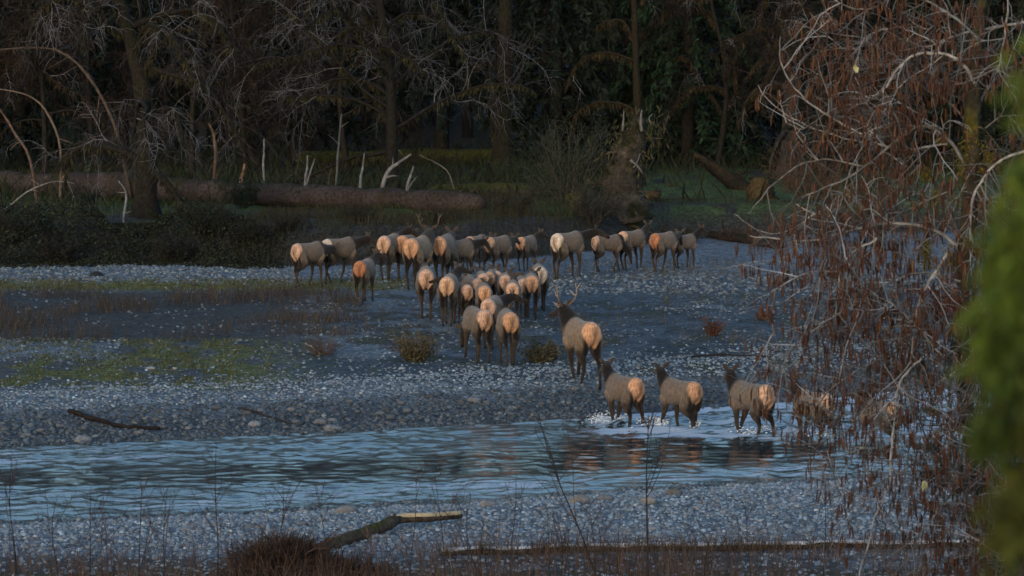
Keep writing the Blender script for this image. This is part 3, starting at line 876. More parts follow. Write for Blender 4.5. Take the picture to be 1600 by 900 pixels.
shrub(648, 563, .75, .65, 130, 'round dry brown shrub left of the two front elk', 401, (.14, .105, .07), (.1, .085, .045), 8, tw=5, rs=.008)
shrub(846, 565, .58, .62, 120, 'low dry shrub just right of the two front elk', 402, (.13, .10, .065), (.09, .085, .05), 10, tw=5, rs=.008)
shrub(505, 555, .65, .75, 70, 'sparse twiggy shrub at the right edge of the moss', 403, (.11, .075, .055), None, 0, tw=6, rs=.008)
shrub(1112, 524, .55, .35, 26, 'rusty red seed stalks standing alone on the grey silt', 404, (.12, .055, .035), (.11, .05, .03), 10, 'seed_stalks', tw=2, rs=.01, cat='plant')
shrub(1195, 500, .4, .5, 20, 'short rusty stalks on the silt under the alder twigs', 405, (.11, .055, .035), (.10, .05, .03), 6, 'seed_stalks', tw=2, rs=.009, cat='plant')
shrub(890, 300, 3.3, 1.7, 70, 'tall green willow bush left of the root stump', 406, (.05, .052, .04), (.03, .045, .024), 30, 'willow_bush', 141, 6, .02)
shrub(925, 350, 1.9, 1.6, 90, 'dark leafless brush behind the elk right of centre', 407, (.05, .045, .04), (.03, .035, .02), 10, 'brush', 134, 7, .014)
shrub(800, 352, 1.3, 1.5, 70, 'low dark brush at the right end of the fallen log', 408, (.05, .04, .035), (.03, .035, .02), 12, 'brush', 133, 6, .012)
shrub(1060, 370, 1.0, 1.3, 60, 'low dark shrub on the bank edge right of the root stump', 409, (.05, .04, .035), (.035, .04, .02), 14, 'brush', 136, 5, .012)
shrub(1160, 352, .9, 1.3, 50, 'brown shrub on the bank edge beside the alder', 410, (.08, .05, .04), (.06, .04, .025), 10, 'brush', 137, 5, .012)
shrub(790, 300, 1.4, .9, 40, 'evergreen bush at the foot of the thick mossy trunk', 411, (.05, .045, .03), (.03, .055, .025), 26, 'bush', 155, 4, .012)
shrub(1265, 330, 2.4, 2.0, 60, 'brown leafless brush behind the alder catkins', 412, (.10, .055, .04), (.07, .05, .03), 8, 'brush', 146, 6, .014)

for k, (px, py, h, wd, lab) in enumerate([
        (20, 372, 1.2, 1.0, 'black leafless brush at the left end of the bank hedge'), (95, 380, 1.0, .9, 'dark twiggy brush in the bank hedge left of the big mossy tree'),
        (275, 378, 1.1, 1.0, 'dark brush on the bank right of the big mossy tree'), (330, 362, 1.3, 1.0, 'taller dark brush between the big mossy tree and the far elk row'),
        (395, 372, 1.0, .9, 'dark rounded brush at the right end of the bank hedge'), (450, 360, .8, .9, 'low brown brush above the leftmost elk of the far row'),
        (560, 350, .8, 1.0, 'sparse dark brush in front of the middle of the fallen log'), (690, 350, .9, 1.1, 'dark brush in front of the right end of the fallen log')]):
    shrub(px, py, h, wd, 60, lab, 430 + k, (.026, .021, .018), (.018, .024, .014), 14 if k < 5 else 4, 'brush', None, 6, .012)
shrub(378, 318, 1.3, .7, 40, 'dark evergreen bush growing against the fallen log', 445, (.025, .02, .015), (.012, .028, .016), 34, 'bush', 140, 4, .012)
shrub(130, 318, 1.0, .9, 40, 'dark green bush in front of the log at the left', 446, (.025, .02, .015), (.012, .026, .015), 26, 'bush', 139, 4, .012)

# ---- stuff: bank undergrowth, grass, weeds
def bank_growth():
    rng = np.random.RandomState(91); g = Geo()
    n = 42000
    X = rng.uniform(-22, -7.4, n); X = np.where(rng.rand(n) < .1, X + 4, X)
    F, N, B = shores(X); Y = B + rng.uniform(-.9, 4, n)
    lump = fbm(X * .55, Y * .4, 95, 4)
    hgt = (.05 + 1.05 * smooth(.36, .68, lump)) * (.6 + .5 * vnoise(X * 3.1, Y * 2, 97)) * smooth(-7.2, -10.5, X + 2.5 * (lump - .5)) * smooth(-1, .6, Y - B)
    Z = height(X, Y) + hgt * rng.rand(n) ** .7
    cen = np.stack([X, Y, Z], -1)
    s = .05 + .09 * rng.rand(n)
    leaves(g, cen, rnd_dirs(rng, n) + np.array([0, -.3, -.15]), s, s * .55, mixcol(rng, n, (.013, .019, .011), (.027, .028, .017), .4), rng)
    g.build('bank_undergrowth', M_leaf, None, False, 'stuff')
bank_growth()

def blades(name, X, Y, hh, wd, ca, cb, rng, lean=.25, mat=None, curve=.3):
    """thin upright blades, each a bent two-piece strip"""
    n = len(X); Z = height(X, Y)
    a = rng.rand(n) * 6.28; h = hh * rng.uniform(.35, 1.25, n)
    u = np.stack([np.cos(a), np.sin(a), np.zeros(n)], -1)
    l = rnd_dirs(rng, n) * np.array([1, 1, 0]) * lean
    b = np.stack([X, Y, Z - .02], -1); m = b + l * (h * .5)[:, None] + np.array([0, 0, 1]) * (h * .55)[:, None]
    t = b + l * (h * (1 + curve))[:, None] + np.array([0, 0, 1]) * h[:, None]
    W = (wd * rng.uniform(.6, 1.3, n))[:, None] * .5
    V = np.stack([b - u * W, b + u * W, m + u * W * .8, m - u * W * .8, t + u * W * .25, t - u * W * .25], 1).reshape(-1, 3)
    k = np.arange(n)[:, None] * 6
    F = np.concatenate([k + np.array([[0, 1, 2, 3]]), k + np.array([[3, 2, 4, 5]])], 0)
    g = Geo(); g.add(V, F, np.repeat(mixcol(rng, n, ca, cb), 6, 0))
    return g.build(name, mat or M_dry, None, False, 'stuff')

def ground_cover():
    rng = np.random.RandomState(92)
    def cand(n, x0, x1, y0, y1):
        X = rng.uniform(x0, x1, n); Y = rng.uniform(y0, y1, n); Z = height(X, Y)
        px, py = proj(np.stack([X, Y, Z], -1)); return X, Y, px, py
    # brown dead weeds on the left flat
    X, Y, px, py = cand(26000, -16, 2, 96, 118)
    q = fbm(X * .45, Y * .3, 171, 3)
    k = (px < 380 + 260 * q) & (py > 456) & (py < 532) & (rng.rand(len(X)) < smooth(.42, .62, q) * .85)
    blades('dead_weeds', X[k], Y[k], .2 + .4 * smooth(.45, .7, q[k]), .014, (.082, .06, .043), (.045, .036, .028), rng, .45)
    # sparse weeds on the flat and before the far right elk
    X, Y, px, py = cand(16000, -8, 12, 92, 128)
    q = fbm(X * .6, Y * .4, 181, 3)
    k = ((px > 480) & (px < 1240) & (py > 445) & (py < 545) & (q > .60) & (rng.rand(len(X)) < .5)) | ((px > 855) & (px < 1160) & (py > 404) & (py < 440) & (rng.rand(len(X)) < .45))
    blades('sparse_weeds', X[k], Y[k], .3, .016, (.10, .08, .045), (.06, .055, .035), rng, .3)
    # moss and short grass tufts
    X, Y, px, py = cand(90000, -16, 1, 86, 122)
    n2 = fbm(X * 1.6, Y * .9, 71); n1 = fbm(X * .5, Y * .35, 61)
    k = ((py > 437) & (py < 454) & (px < 560 + 140 * n1) & (n2 > .34) & (rng.rand(len(X)) < .9)) | ((py > 530) & (py < 606) & (n2 > .42) & (rng.rand(len(X)) < .7 * smooth(520, 330, px + 150 * (n2 - .5) + 90 * (n1 - .5))))
    blades('moss_tufts', X[k], Y[k], .09, .03, (.105, .112, .04), (.062, .066, .03), rng, .6, M_leaf)
    # grassy bank below the fallen log
    X, Y, px, py = cand(26000, -9, 16, 124, 146)
    F, N, B = shores(X)
    k = (Y > B - .6) & (px < 1300)
    blades('bank_grass', X[k], Y[k], np.where(px[k] > 985, .16, np.where(Y[k] > 133, .2, .42)), .02, (.042, .036, .02), (.026, .025, .014), rng, .4)
    X, Y, px, py = cand(22000, -22, 20, 132, 172)
    F, N, B = shores(X); q = fbm(X * .4, Y * .3, 191, 3)
    k = (Y > B + 2.5) & (q > .45)
    blades('forest_grass', X[k], Y[k], np.where(px[k] > 985, .12, .26), .035, (.045, .07, .02), (.026, .036, .013), rng, .5, M_leaf)
    # forest floor ferns
    X, Y, px, py = cand(9000, -24, 22, 142, 190)
    k = (px < 990) | (Y > 168) | (rng.rand(len(X)) < .12)
    blades('ferns', X[k], Y[k], .75, .08, (.018, .026, .011), (.026, .024, .012), rng, .8, M_leaf, .1)
    # near dry grass below the long log
    X, Y, px, py = cand(40000, -10, 11, 52, 63.5)
    q = fbm(X * .8, Y * .8, 211, 3)
    k = (((py > 872) & (rng.rand(len(X)) < .10 + .5 * smooth(.5, .65, q))) | ((py > 857) & (py <= 872) & (px > 560) & (rng.rand(len(X)) < .5)))
    blades('dry_grass', X[k], Y[k], .42, .011, (.16, .10, .065), (.09, .06, .045), rng, .4)
    X, Y, px, py = cand(9000, -10, 10, 50, 60)
    q = fbm(X * 1.1, Y * .6, 221, 3)
    k = (q > .44) & (rng.rand(len(X)) < .34) & (px < 1500)
    blades('tall_dry_stalks', X[k], Y[k], .6 + .9 * rng.rand(k.sum()) ** 2, .012, (.10, .06, .046), (.05, .034, .028), rng, .16)
ground_cover()

# ------------------------------------------------------------------ elk
def capsule(g, P, rad, sides=14, sub=3):
    P = np.asarray(P, float); rad = np.asarray(rad, float)
    n = (len(P) - 1) * sub + 1
    t = np.linspace(0, len(P) - 1, n)
    Q = resample(P, n); rr = np.interp(t, np.arange(len(P)), rad)
    t0 = Q[0] - Q[1]; t0 /= np.linalg.norm(t0); t1 = Q[-1] - Q[-2]; t1 /= np.linalg.norm(t1)
    Q = np.vstack([Q[0] + t0 * rad[0] * .95, Q[0] + t0 * rad[0] * .6, Q, Q[-1] + t1 * rad[-1] * .6, Q[-1] + t1 * rad[-1] * .95])
    rr = np.concatenate([[rad[0] * .3, rad[0] * .8], rr, [rad[-1] * .8, rad[-1] * .3]])
    tube(g, Q, rr, sides, cap=True)

def loft(g, st, sides=18):
    st = np.asarray(st, float); n = (len(st) - 1) * 3 + 1
    S = resample(st, n)
    th = np.arange(sides) * 2 * math.pi / sides
    V = np.stack([S[:, None, 2] * np.cos(th)[None], np.repeat(S[:, None, 0], sides, 1), S[:, None, 1] + S[:, None, 3] * np.sin(th)[None]], -1).reshape(-1, 3)
    i = np.arange(n - 1)[:, None] * sides; j = np.arange(sides)[None, :]; k = (j + 1) % sides
    base = g.n
    g.add(V, np.stack([i + j, i + sides + j, i + sides + k, i + k], -1).reshape(-1, 4))
    g.F.append((base + np.arange(sides))[None].astype(np.int32)); g.F.append((base + (n - 1) * sides + np.arange(sides)[::-1])[None].astype(np.int32))

def rotx(v, a):
    c, s = math.cos(a), math.sin(a)
    return np.array([v[0], v[1] * c - v[2] * s, v[1] * s + v[2] * c])

def seg_dist(V, P, rad):
    best = np.full(len(V), 9.)
    for a, b, ra, rb in zip(P[:-1], P[1:], rad[:-1], rad[1:]):
        ab = b - a; t = np.clip((V - a) @ ab / (ab @ ab + 1e-9), 0, 1)
        best = np.minimum(best, np.linalg.norm(V - a - t[:, None] * ab, axis=1) - (ra + (rb - ra) * t))
    return best

ELK = {}
def elk_mesh(key, legs=(0, 0, 0, 0), neck=48, yaw=0, head=-28, hyaw=0, bull=False, fat=1.0, L=.60):
    """legs = swing in degrees of hind left, hind right, fore left, fore right; neck = pitch; yaw turns the neck left (+)"""
    if key in ELK: return ELK[key]
    g = Geo(); skel = []
    k = fat
    TT = [(-.315, 1.13, .07, .10), (-.285, 1.12, .155 * k, .19), (-.21, 1.095, .215 * k, .255), (-.08, 1.075, .25 * k, .295), (.15, 1.06, .245 * k, .295), (.42, 1.02, .285 * k, .325), (.72, 1.0, .30 * k, .35),
             (.98, 1.03, .265 * k, .36), (1.18, 1.07, .215 * k, .32), (1.32, 1.10, .15, .22), (1.38, 1.11, .07, .1)]
    loft(g, [(a, b + .075 * d / .35, c * .95, d * .875) for a, b, c, d in TT])
    tors = (np.array([[0, -.1, 1.08], [0, .5, 1.03], [0, 1.0, 1.05], [0, 1.25, 1.1]]), np.array([.26, .31, .31, .2]))
    def leg(x, hind, sw):
        a = R(sw)
        if hind:
            pts = [(.14, -.02, .98), (.165, .10, .74), (.125, -.15, .515), (.115, -.085, .13), (.115, -.045, .035)]; rad = [.165, .12, .052, .034, .05]; piv = np.array([0, 0, .98])
        else:
            pts = [(.15, 1.08, .95), (.15, .97, .76), (.125, 1.03, .43), (.115, 1.01, .12), (.115, 1.045, .035)]; rad = [.13, .09, .047, .034, .05]; piv = np.array([0, 1.05, .95])
        P = []
        for q, p in enumerate(pts):
            v = np.array(p, float)
            f = [0, .55, .9, 1, 1][q]
            v = rotx(v - piv, a * f) + piv
            if sw < -8 and q >= 3: v[1] -= .05; 
            P.append((v[0] * x, v[1], v[2]))
        P = np.array(P); low = P[-1][2] - .035
        if low > .03 and abs(sw) < 40: P[2:, 2] -= low * np.array([.4, .8, 1.])
        capsule(g, P, rad, 12); skel.append(('hind' if hind else 'fore', P, np.array(rad)))
    leg(-1, True, legs[0]); leg(1, True, legs[1]); leg(-1, False, legs[2]); leg(1, False, legs[3])
    # thigh muscle
    for x in (-1, 1):
        capsule(g, [(x * .12, -.16, 1.08), (x * .14, -.09, .90), (x * .135, -.09, .72)], [.12, .125, .06], 12)
    # neck and head
    n0 = np.array([0, 1.10, 1.13]); pit = R(neck); yw = R(yaw)
    nd = np.array([-math.sin(yw) * math.cos(pit), math.cos(yw) * math.cos(pit), math.sin(pit)])
    n1 = n0 + np.array([0, .18, .10 * math.sin(pit)]) + nd * L * .35; n2 = n0 + np.array([0, .16, 0]) + nd * L
    nr = [.24, .165, .115] if not bull else [.27, .215, .14]
    capsule(g, [n0, n1, n2], nr, 14); skel.append(('neck', np.array([n0, n1, n2]), np.array(nr)))
    hp, hy = R(head), R(yaw + hyaw)
    hd = np.array([-math.sin(hy) * math.cos(hp), math.cos(hy) * math.cos(hp), math.sin(hp)])
    side = np.array([math.cos(hy), math.sin(hy), 0]); upv = np.cross(side, hd)
    hpts = [n2 + upv * .02 - hd * .03, n2 + hd * .13 + upv * .015, n2 + hd * .30 - upv * .01, n2 + hd * .44 - upv * .025]; hr = [.10, .098, .066, .056]
    capsule(g, hpts, hr, 12); skel.append(('head', np.array(hpts), np.array(hr)))
    # tail
    tl = np.array([[0, -.30, 1.27], [0, -.345, 1.16], [0, -.35, 1.04]]); capsule(g, tl, [.035, .035, .018], 8)
    tmp = bpy.data.objects.new('elk_form', g.mesh('elk_form', None)); COL.objects.link(tmp)
    rm = tmp.modifiers.new('r', 'REMESH'); rm.mode = 'VOXEL'; rm.voxel_size = .024; rm.use_smooth_shade = True
    sm = tmp.modifiers.new('s', 'SMOOTH'); sm.factor = .5; sm.iterations = 4
    dg = bpy.context.evaluated_depsgraph_get()
    ev = tmp.evaluated_get(dg); me0 = bpy.data.meshes.new_from_object(ev)
    SY = .80
    n = len(me0.vertices); V = np.empty(n * 3); me0.vertices.foreach_get('co', V); V = V.reshape(-1, 3)
    lt = np.array([tuple(p.vertices) for p in me0.polygons], dtype=object)
    quads = np.array([p for p in lt if len(p) == 4], np.int32); tris = [p for p in lt if len(p) == 3]
    bpy.data.objects.remove(tmp); bpy.data.meshes.remove(me0)
    # coat colours
    ds = {'torso': seg_dist(V, *tors)}
    for nm, P, rr in skel:
        d = seg_dist(V, P, rr); ds[nm] = np.minimum(ds.get(nm, 9.), d)
    X, Y, Z = V[:, 0], V[:, 1], V[:, 2]
    nz = fbm(X * 9 + 3 + Y * 5, Z * 7, 51 + len(ELK), 3)
    body = np.array([.185, .133, .096]) if not bull else np.array([.25, .17, .108])
    legc, darkc, neckc = np.array([.052, .038, .029]), np.array([.011, .0085, .007]), np.array([.016, .012, .010])
    if bull: legc = np.array([.035, .026, .02])
    C = np.tile(body, (n, 1))
    def put(m, col):
        nonlocal C
        C = C * (1 - m[:, None]) + np.asarray(col) * m[:, None]
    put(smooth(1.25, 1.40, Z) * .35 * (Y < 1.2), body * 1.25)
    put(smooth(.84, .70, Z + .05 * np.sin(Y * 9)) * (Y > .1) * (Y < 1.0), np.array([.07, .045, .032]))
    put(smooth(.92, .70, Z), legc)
    put(smooth(.22, .10, Z) * .5, legc * .6)
    put(smooth(.05, .03, Z), darkc)
    # black rear of the thighs, spreading up along the rump patch
    rear = smooth(.01, -.08, Y) * smooth(1.02, .93, Z - .55 * np.abs(X)) * smooth(.40, .58, Z) * smooth(.24, .16, np.abs(X))
    put(rear, darkc)
    ring = smooth(-.02, -.09, Y) * smooth(.16, .2, np.abs(X)) * smooth(1.26, 1.1, Z); put(ring * .3, darkc * 3)
    rm_ = smooth(-.06, -.15, Y) * smooth(.70, .79, Z - 1.6 * np.abs(X) + .10 * (nz - .5)) * smooth(.25, .17, np.abs(X) + .07 * (nz - .5))
    cleft = smooth(.03, .006, np.abs(X)) * smooth(1.26, 1.14, Z) * .75
    tailm = smooth(.06, .03, seg_dist(V, tl, np.array([.03, .03, .02])) + .03) * (Y < -.3) * .5
    put(np.clip(cleft + tailm, 0, 1), np.array([.26, .12, .055]))
    cleft = np.maximum(cleft, .30 * smooth(.15, .02, np.abs(X) + .12 * (nz - .5)) * smooth(1.32, 1.15, Z))
    rump = rm_ * (1 - np.clip(cleft + tailm, 0, .8))
    nk = np.maximum(smooth(.07, -.03, ds['neck'] - ds['torso']) * smooth(.88, 1.08, Y), smooth(1.06, 1.2, Y) * (Z > .5))
    put(nk, neckc if not bull else neckc * .8)
    put(smooth(.02, -.02, ds['head'] - ds['neck']), np.array([.03, .022, .017]))
    muz = smooth(.36, .44, (V - n2) @ hd) * (ds['head'] < .05); put(muz, darkc)
    # ears
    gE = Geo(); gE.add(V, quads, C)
    if tris: gE.F.append(np.array(tris, np.int32))
    nE = 0
    for s in (-1, 1):
        b = n2 + upv * .075 + side * s * .06 - hd * .02
        e = b + (side * s * .75 + upv * .62 - hd * .25) * .21
        Q = resample([b, (b + e) / 2 + upv * .02, e], 6)
        v0 = gE.n; tube(gE, Q, np.array([.022, .045, .055, .048, .03, .006]), 8, (.07, .05, .038), True, flat=.4); nE += gE.n - v0
    gE.V = [v * np.array([1, SY, 1], np.float32) for v in gE.V]; n2 = n2 * np.array([1, SY, 1])
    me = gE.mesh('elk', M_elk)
    at_ = me.attributes.new('Rump', 'FLOAT', 'POINT')
    at_.data.foreach_set('value', np.concatenate([rump, np.zeros(nE)]).astype(np.float32))
    ELK[key] = (me, n2, hd, side, upv)
    return ELK[key]

POSES = {
    'stand': dict(legs=(4, -3, 2, -4), neck=18, yaw=0, head=-20),
    'walk_a': dict(legs=(18, -16, -14, 15), neck=14, yaw=0, head=-26),
    'walk_b': dict(legs=(-18, 15, 16, -12), neck=16, yaw=6, head=-25),
    'walk_low': dict(legs=(12, -12, -16, 10), neck=5, yaw=-6, head=-45),
    'graze': dict(legs=(8, -6, 12, -8), neck=-42, yaw=12, head=-70),
    'left': dict(legs=(-6, 8, 4, -4), neck=30, yaw=38, head=-18, hyaw=20),
    'right': dict(legs=(8, -6, -4, 6), neck=28, yaw=-30, head=-18, hyaw=-18),
    'right_low': dict(legs=(12, -9, -8, 12), neck=12, yaw=-35, head=-30, hyaw=-10),
    'alert': dict(legs=(3, -5, -2, 4), neck=46, yaw=-10, head=-12),
    'wade_a': dict(legs=(15, -14, -17, 16), neck=62, yaw=4, head=-10, hyaw=-12, L=.44),
    'wade_b': dict(legs=(-13, 17, 18, -18), neck=62, yaw=6, head=-10, hyaw=-14, L=.44),
    'wade_c': dict(legs=(10, -10, -12, 12), neck=64, yaw=2, head=-10, hyaw=-16, L=.44),
    'bull_walk': dict(legs=(14, -16, -18, 14), neck=58, yaw=8, head=-8, hyaw=10, bull=True, L=.50),
    'bull_stand': dict(legs=(6, -6, -4, 6), neck=30, yaw=-6, head=-12, bull=True),
}
PINK, ORANGE, DEEP, WHITE, TAN = (.64, .385, .26), (.60, .315, .175), (.48, .19, .09), (.70, .55, .43), (.62, .36, .22)
# rump pixel x, hoof pixel y, back-top pixel y, heading in degrees (0 = away from the camera, + = to the right), pose, rump colour, label
HERD = [
    (468, 450, 380, 66, 'walk_low', PINK, 'leftmost elk of the far row, pink rumped and turned to the right'),
    (515, 444, 373, 72, 'right_low', WHITE, 'grey elk right behind the leftmost elk, its rump barely showing'),
    (564, 474, 407, 24, 'right', DEEP, 'small elk with deep orange rump standing before the left end of the far row'),
    (602, 440, 368, 30, 'right', PINK, 'elk with a pale teardrop rump left of the far antlered bull'),
    (630, 438, 368, 22, 'stand', ORANGE, 'elk half hidden behind the far bull, orange rump over its left shoulder'),
    (645, 453, 371, 30, 'bull_stand', ORANGE, 'far bull elk with branching antlers seen over its back'),
    (688, 445, 369, 22, 'walk_a', ORANGE, 'elk just right of the far bull, partly covered by the one in front'),
    (704, 440, 375, 70, 'walk_low', TAN, 'elk with broad tan flank in front of the elk right of the far bull'),
    (736, 425, 369, 50, 'stand', ORANGE, 'elk peeking out behind the broad tan flanked elk'),
    (768, 432, 370, 58, 'walk_b', TAN, 'elk with round tan rump and grey flank in the middle of the far row'),
    (816, 424, 370, 42, 'right', ORANGE, 'last elk of the far row before the gap, orange rump, dark neck crossing it'),
    (874, 437, 364, 62, 'right', WHITE, 'white rumped elk just right of the gap in the far row'),
    (935, 426, 368, 98, 'graze', TAN, 'elk with lowered dark neck grazing at the right of the far row'),
    (976, 422, 361, 66, 'alert', TAN, 'grey elk standing behind the grazing one with its head up'),
    (1026, 426, 364, 62, 'walk_low', DEEP, 'elk with a dull red rump near the right end of the far row'),
    (1058, 420, 373, 76, 'alert', PINK, 'rightmost elk of the far row, dark neck raised at the bank'),
    (666, 500, 420, -3, 'walk_a', PINK, 'lone elk seen squarely from behind left of the middle bunch'),
    (699, 510, 432, 8, 'right', TAN, 'leftmost elk of the middle bunch with a long pale rump'),
    (728, 508, 448, -42, 'left', PINK, 'elk with grey flank to the left inside the middle bunch'),
    (727, 492, 440, 12, 'stand', DEEP, 'elk whose small red orange rump shows behind the grey flanked one'),
    (745, 497, 434, -36, 'walk_low', PINK, 'elk with pale shoulder at the back of the middle bunch'),
    (755, 488, 432, -8, 'walk_b', PINK, 'elk of the back of the bunch showing a narrow rump'),
    (765, 486, 433, 6, 'stand', TAN, 'elk with tan rump tucked in at the back of the bunch'),
    (757, 512, 446, -4, 'walk_a', ORANGE, 'elk with wide orange rump in the heart of the bunch'),
    (764, 545, 466, 18, 'right', PINK, 'elk standing just behind the gap between the two front elk'),
    (755, 568, 483, -34, 'graze', PINK, 'front elk of the bunch with lowered head and body turned left'),
    (797, 572, 487, -12, 'walk_b', ORANGE, 'front elk of the bunch on the right, seen squarely from behind'),
    (776, 484, 426, -8, 'stand', PINK, 'narrow rumped elk at the top of the column on the right of the bunch'),
    (790, 492, 429, 2, 'walk_a', PINK, 'second elk of the right column, its rump above the round one'),
    (801, 508, 441, 0, 'stand', TAN, 'elk with the roundest pale rump in the right column'),
    (818, 497, 436, -10, 'walk_b', PINK, 'elk squeezed between the round rump and its right neighbour'),
    (831, 498, 430, -2, 'walk_a', ORANGE, 'elk with orange rump second from the right of the column'),
    (844, 486, 416, -6, 'stand', WHITE, 'pale rumped elk at the right edge of the column'),
    (921, 607, 502, -33, 'bull_walk', ORANGE, 'bull elk with wide antlers walking alone up the cobble bank'),
    (990, 661, 589, -50, 'wade_a', ORANGE, 'leftmost elk wading in the white riffle'),
    (1080, 667, 595, -57, 'wade_b', ORANGE, 'second wading elk from the left, head turned to look left'),
    (1192, 677, 600, -58, 'wade_c', TAN, 'wading elk whose rump is behind the first catkin twigs'),
    (1287, 682, 613, -55, 'wade_a', PINK, 'wading elk screened by the middle of the alder twigs'),
    (1392, 690, 627, -64, 'wade_b', TAN, 'rightmost wading elk, deep behind the alder branches'),
]
def antler(s, big=1.0, shade=1.0):
    g = Geo()
    c = np.linspace(0, 1, 12)[:, None] * np.array([[.20, .14, .10]]) + np.array([[.10, .065, .045]]); c = c * shade
    P = resample(np.array([(.05 * s, 0, .06), (.16 * s, -.05, .13), (.30 * s, -.10, .26), (.36 * s, -.12, .46), (.33 * s, -.10, .64)]) * big, 12)
    tube(g, P, np.linspace(.026, .010, 12), 7, c, True)
    for f, d in ((.08, (.05 * s, .22, .06)), (.25, (.08 * s, .2, .08)), (.6, (-.06 * s, .14, .14)), (.8, (.10 * s, -.06, .14))):
        p, _ = at(P, f); q = p + np.array(d) * big
        tube(g, resample([p, (p + q) / 2 + np.array([0, .02, -.015]), q], 6), np.linspace(.017, .006, 6), 6, np.array([.34, .26, .19]) * shade, True)
    return g

for k, (px, yf, yt, hd_, pose, rc, lab) in enumerate(HERD):
    wade = pose.startswith('wade')
    rngk = np.random.RandomState(900 + k)
    if wade: p = pix(px, yf, WATER_Z); p[2] = WATER_Z - .30
    else: p = onground(px, yf)
    D = p[1]; s = (yf - yt) * D / FPX + (.30 if wade else 0)
    sc = float(np.clip(s / 1.385, .78, 1.12))
    pk = pose
    pz = dict(POSES[pose])
    pz['legs'] = tuple(a + rngk.uniform(-7, 7) for a in pz['legs']); pz['neck'] += rngk.uniform(-9, 9) * (.3 if wade else 1); pz['yaw'] += rngk.uniform(-14, 14) * (.3 if wade else 1); pz['head'] += rngk.uniform(-10, 10); pz['fat'] = rngk.uniform(.94, 1.07)
    me, n2, hdv, side, upv = elk_mesh((pk, k), **pz)
    o = bpy.data.objects.new('elk', me); COL.objects.link(o)
    o.location = tuple(p); o.rotation_euler = (0, 0, -R(hd_ * .6)); o.scale = (sc, sc, sc)
    t = np.clip(np.array(rc) * rngk.uniform(.88, 1.12), 0, 1); o.color = (*t, 1)
    tag(o, lab, 'elk', 'elk of the herd')
    if pose.startswith('bull'):
        B = np.stack([side, hdv - upv * (hdv @ upv), upv], 1)
        for sgn in (-1, 1):
            g = antler(sgn, .85 if pose == 'bull_walk' else .8, 1. if pose == 'bull_walk' else .4)
            up2 = np.array([0, 0, 1.]) * .75 + upv * .25
            fw = np.cross(up2, side); 
            Bm = np.stack([side, fw, up2], 1)
            for q in range(len(g.V)): g.V[q] = (g.V[q] @ Bm.T + n2 + np.array([0, 0, .02])).astype(np.float32)
            g.build('antler', M_antler, o)

# splashes about the wading legs
def splash():
    rng = np.random.RandomState(66)
    V = []
    for (px, py, n, w_) in ((935, 656, 60, 14), (960, 654, 50, 22), (1032, 661, 90, 10), (1010, 660, 40, 20), (1088, 664, 40, 10), (1165, 676, 40, 16), (1200, 672, 40, 14), (1290, 680, 40, 20)):
        for k in range(n * 2):
            p = pix(px + rng.normal() * w_ * .6, py + rng.normal() * 3, WATER_Z); p[2] += rng.rand() ** 2 * .12
            V.append(p)
    V = np.array(V)
    g = Geo(); n = len(V); r = .009 + .018 * rng.rand(n) ** 2
    VV = IV[None] * r[:, None, None] * np.array([1.3, 1, .7]) + V[:, None, :]
    FF = IF[None] + (np.arange(n) * len(IV))[:, None, None]
    g.add(VV.reshape(-1, 3), FF.reshape(-1, 3), (.75, .78, .8))
    g.build('splash_foam', vmat('white water', .4, 20, .08), None, True, 'stuff')
splash()

# ------------------------------------------------------------------ drift wood
def drift_stick(pts, r0, r1, label, col):
    W = [onground(x, y) + np.array([0, 0, .05]) for x, y in pts]; O = W[0].copy()
    P = resample(W, 14); rng = np.random.RandomState(3); P[1:-1, 2] += .03 * rng.rand(12)
    g = Geo(); tube(g, P - O, np.linspace(r0, r1, 14), 7, col, True, .3, rng)
    o = g.build('drift_stick', M_bark_less, None); o.location = tuple(O)
    tag(o, label, 'driftwood')
drift_stick([(108, 646), (150, 660), (195, 670), (250, 674)], .06, .035, 'long dark stick lying across the cobble bank on the left', (.025, .02, .018))
drift_stick([(372, 638), (410, 652), (460, 668)], .026, .015, 'thin dark stick among the cobbles right of the long one', (.04, .03, .025))
drift_stick([(1080, 561), (1120, 559), (1160, 559), (1205, 561)], .03, .02, 'low dark drift pole half buried in the grey silt', (.035, .03, .028))
drift_stick([(478, 540), (490, 548), (500, 556)], .03, .015, 'pale bare stick at the foot of the sparse twiggy shrub', (.4, .36, .32))

def broken_log():
    rng = np.random.RandomState(12)
    W = [onground(495, 862), onground(545, 848), onground(600, 832), onground(625, 826), onground(670, 823), onground(720, 817)]
    for i, q in enumerate(W): W[i] = q + np.array([0, 0, [.02, .06, .12, .16, .15, .13][i]])
    O = W[0].copy(); P = resample(W, 26) - O
    t = empty('broken_log', O, 'broken log with a dark mossy butt and pale split tip on the near bar', 'log')
    rad = np.interp(np.linspace(0, 1, 26), [0, .2, .45, .6, 1], [.115, .11, .10, .075, .05])
    g = Geo(); tube(g, P, rad * (1 + .16 * (rng.rand(26) - .5)), 11, np.array([.07, .05, .035])[None] * rng.uniform(.6, 1.6, (26, 1)), True, .2, rng)
    g.build('bark', bark_mat('drift bark', .35, (.06, .055, .015)), t)
    g = Geo(); Q = P[14:] + np.array([0, -.005, .045])
    tube(g, Q, np.interp(np.linspace(0, 1, 12), [0, .2, 1], [.035, .058, .042]), 8, np.array([.62, .46, .27])[None] * rng.uniform(.85, 1.1, (12, 1)), True, .12, rng)
    g.build('split_wood', M_wood, t)
    g = Geo(); tube(g, bpath(P[12], (.3, 0, 1), .16, 3, rng, 0, .2), np.linspace(.04, .02, 4), 6, (.08, .05, .035), True); g.build('branch_stub', M_bark_less, t)
broken_log()

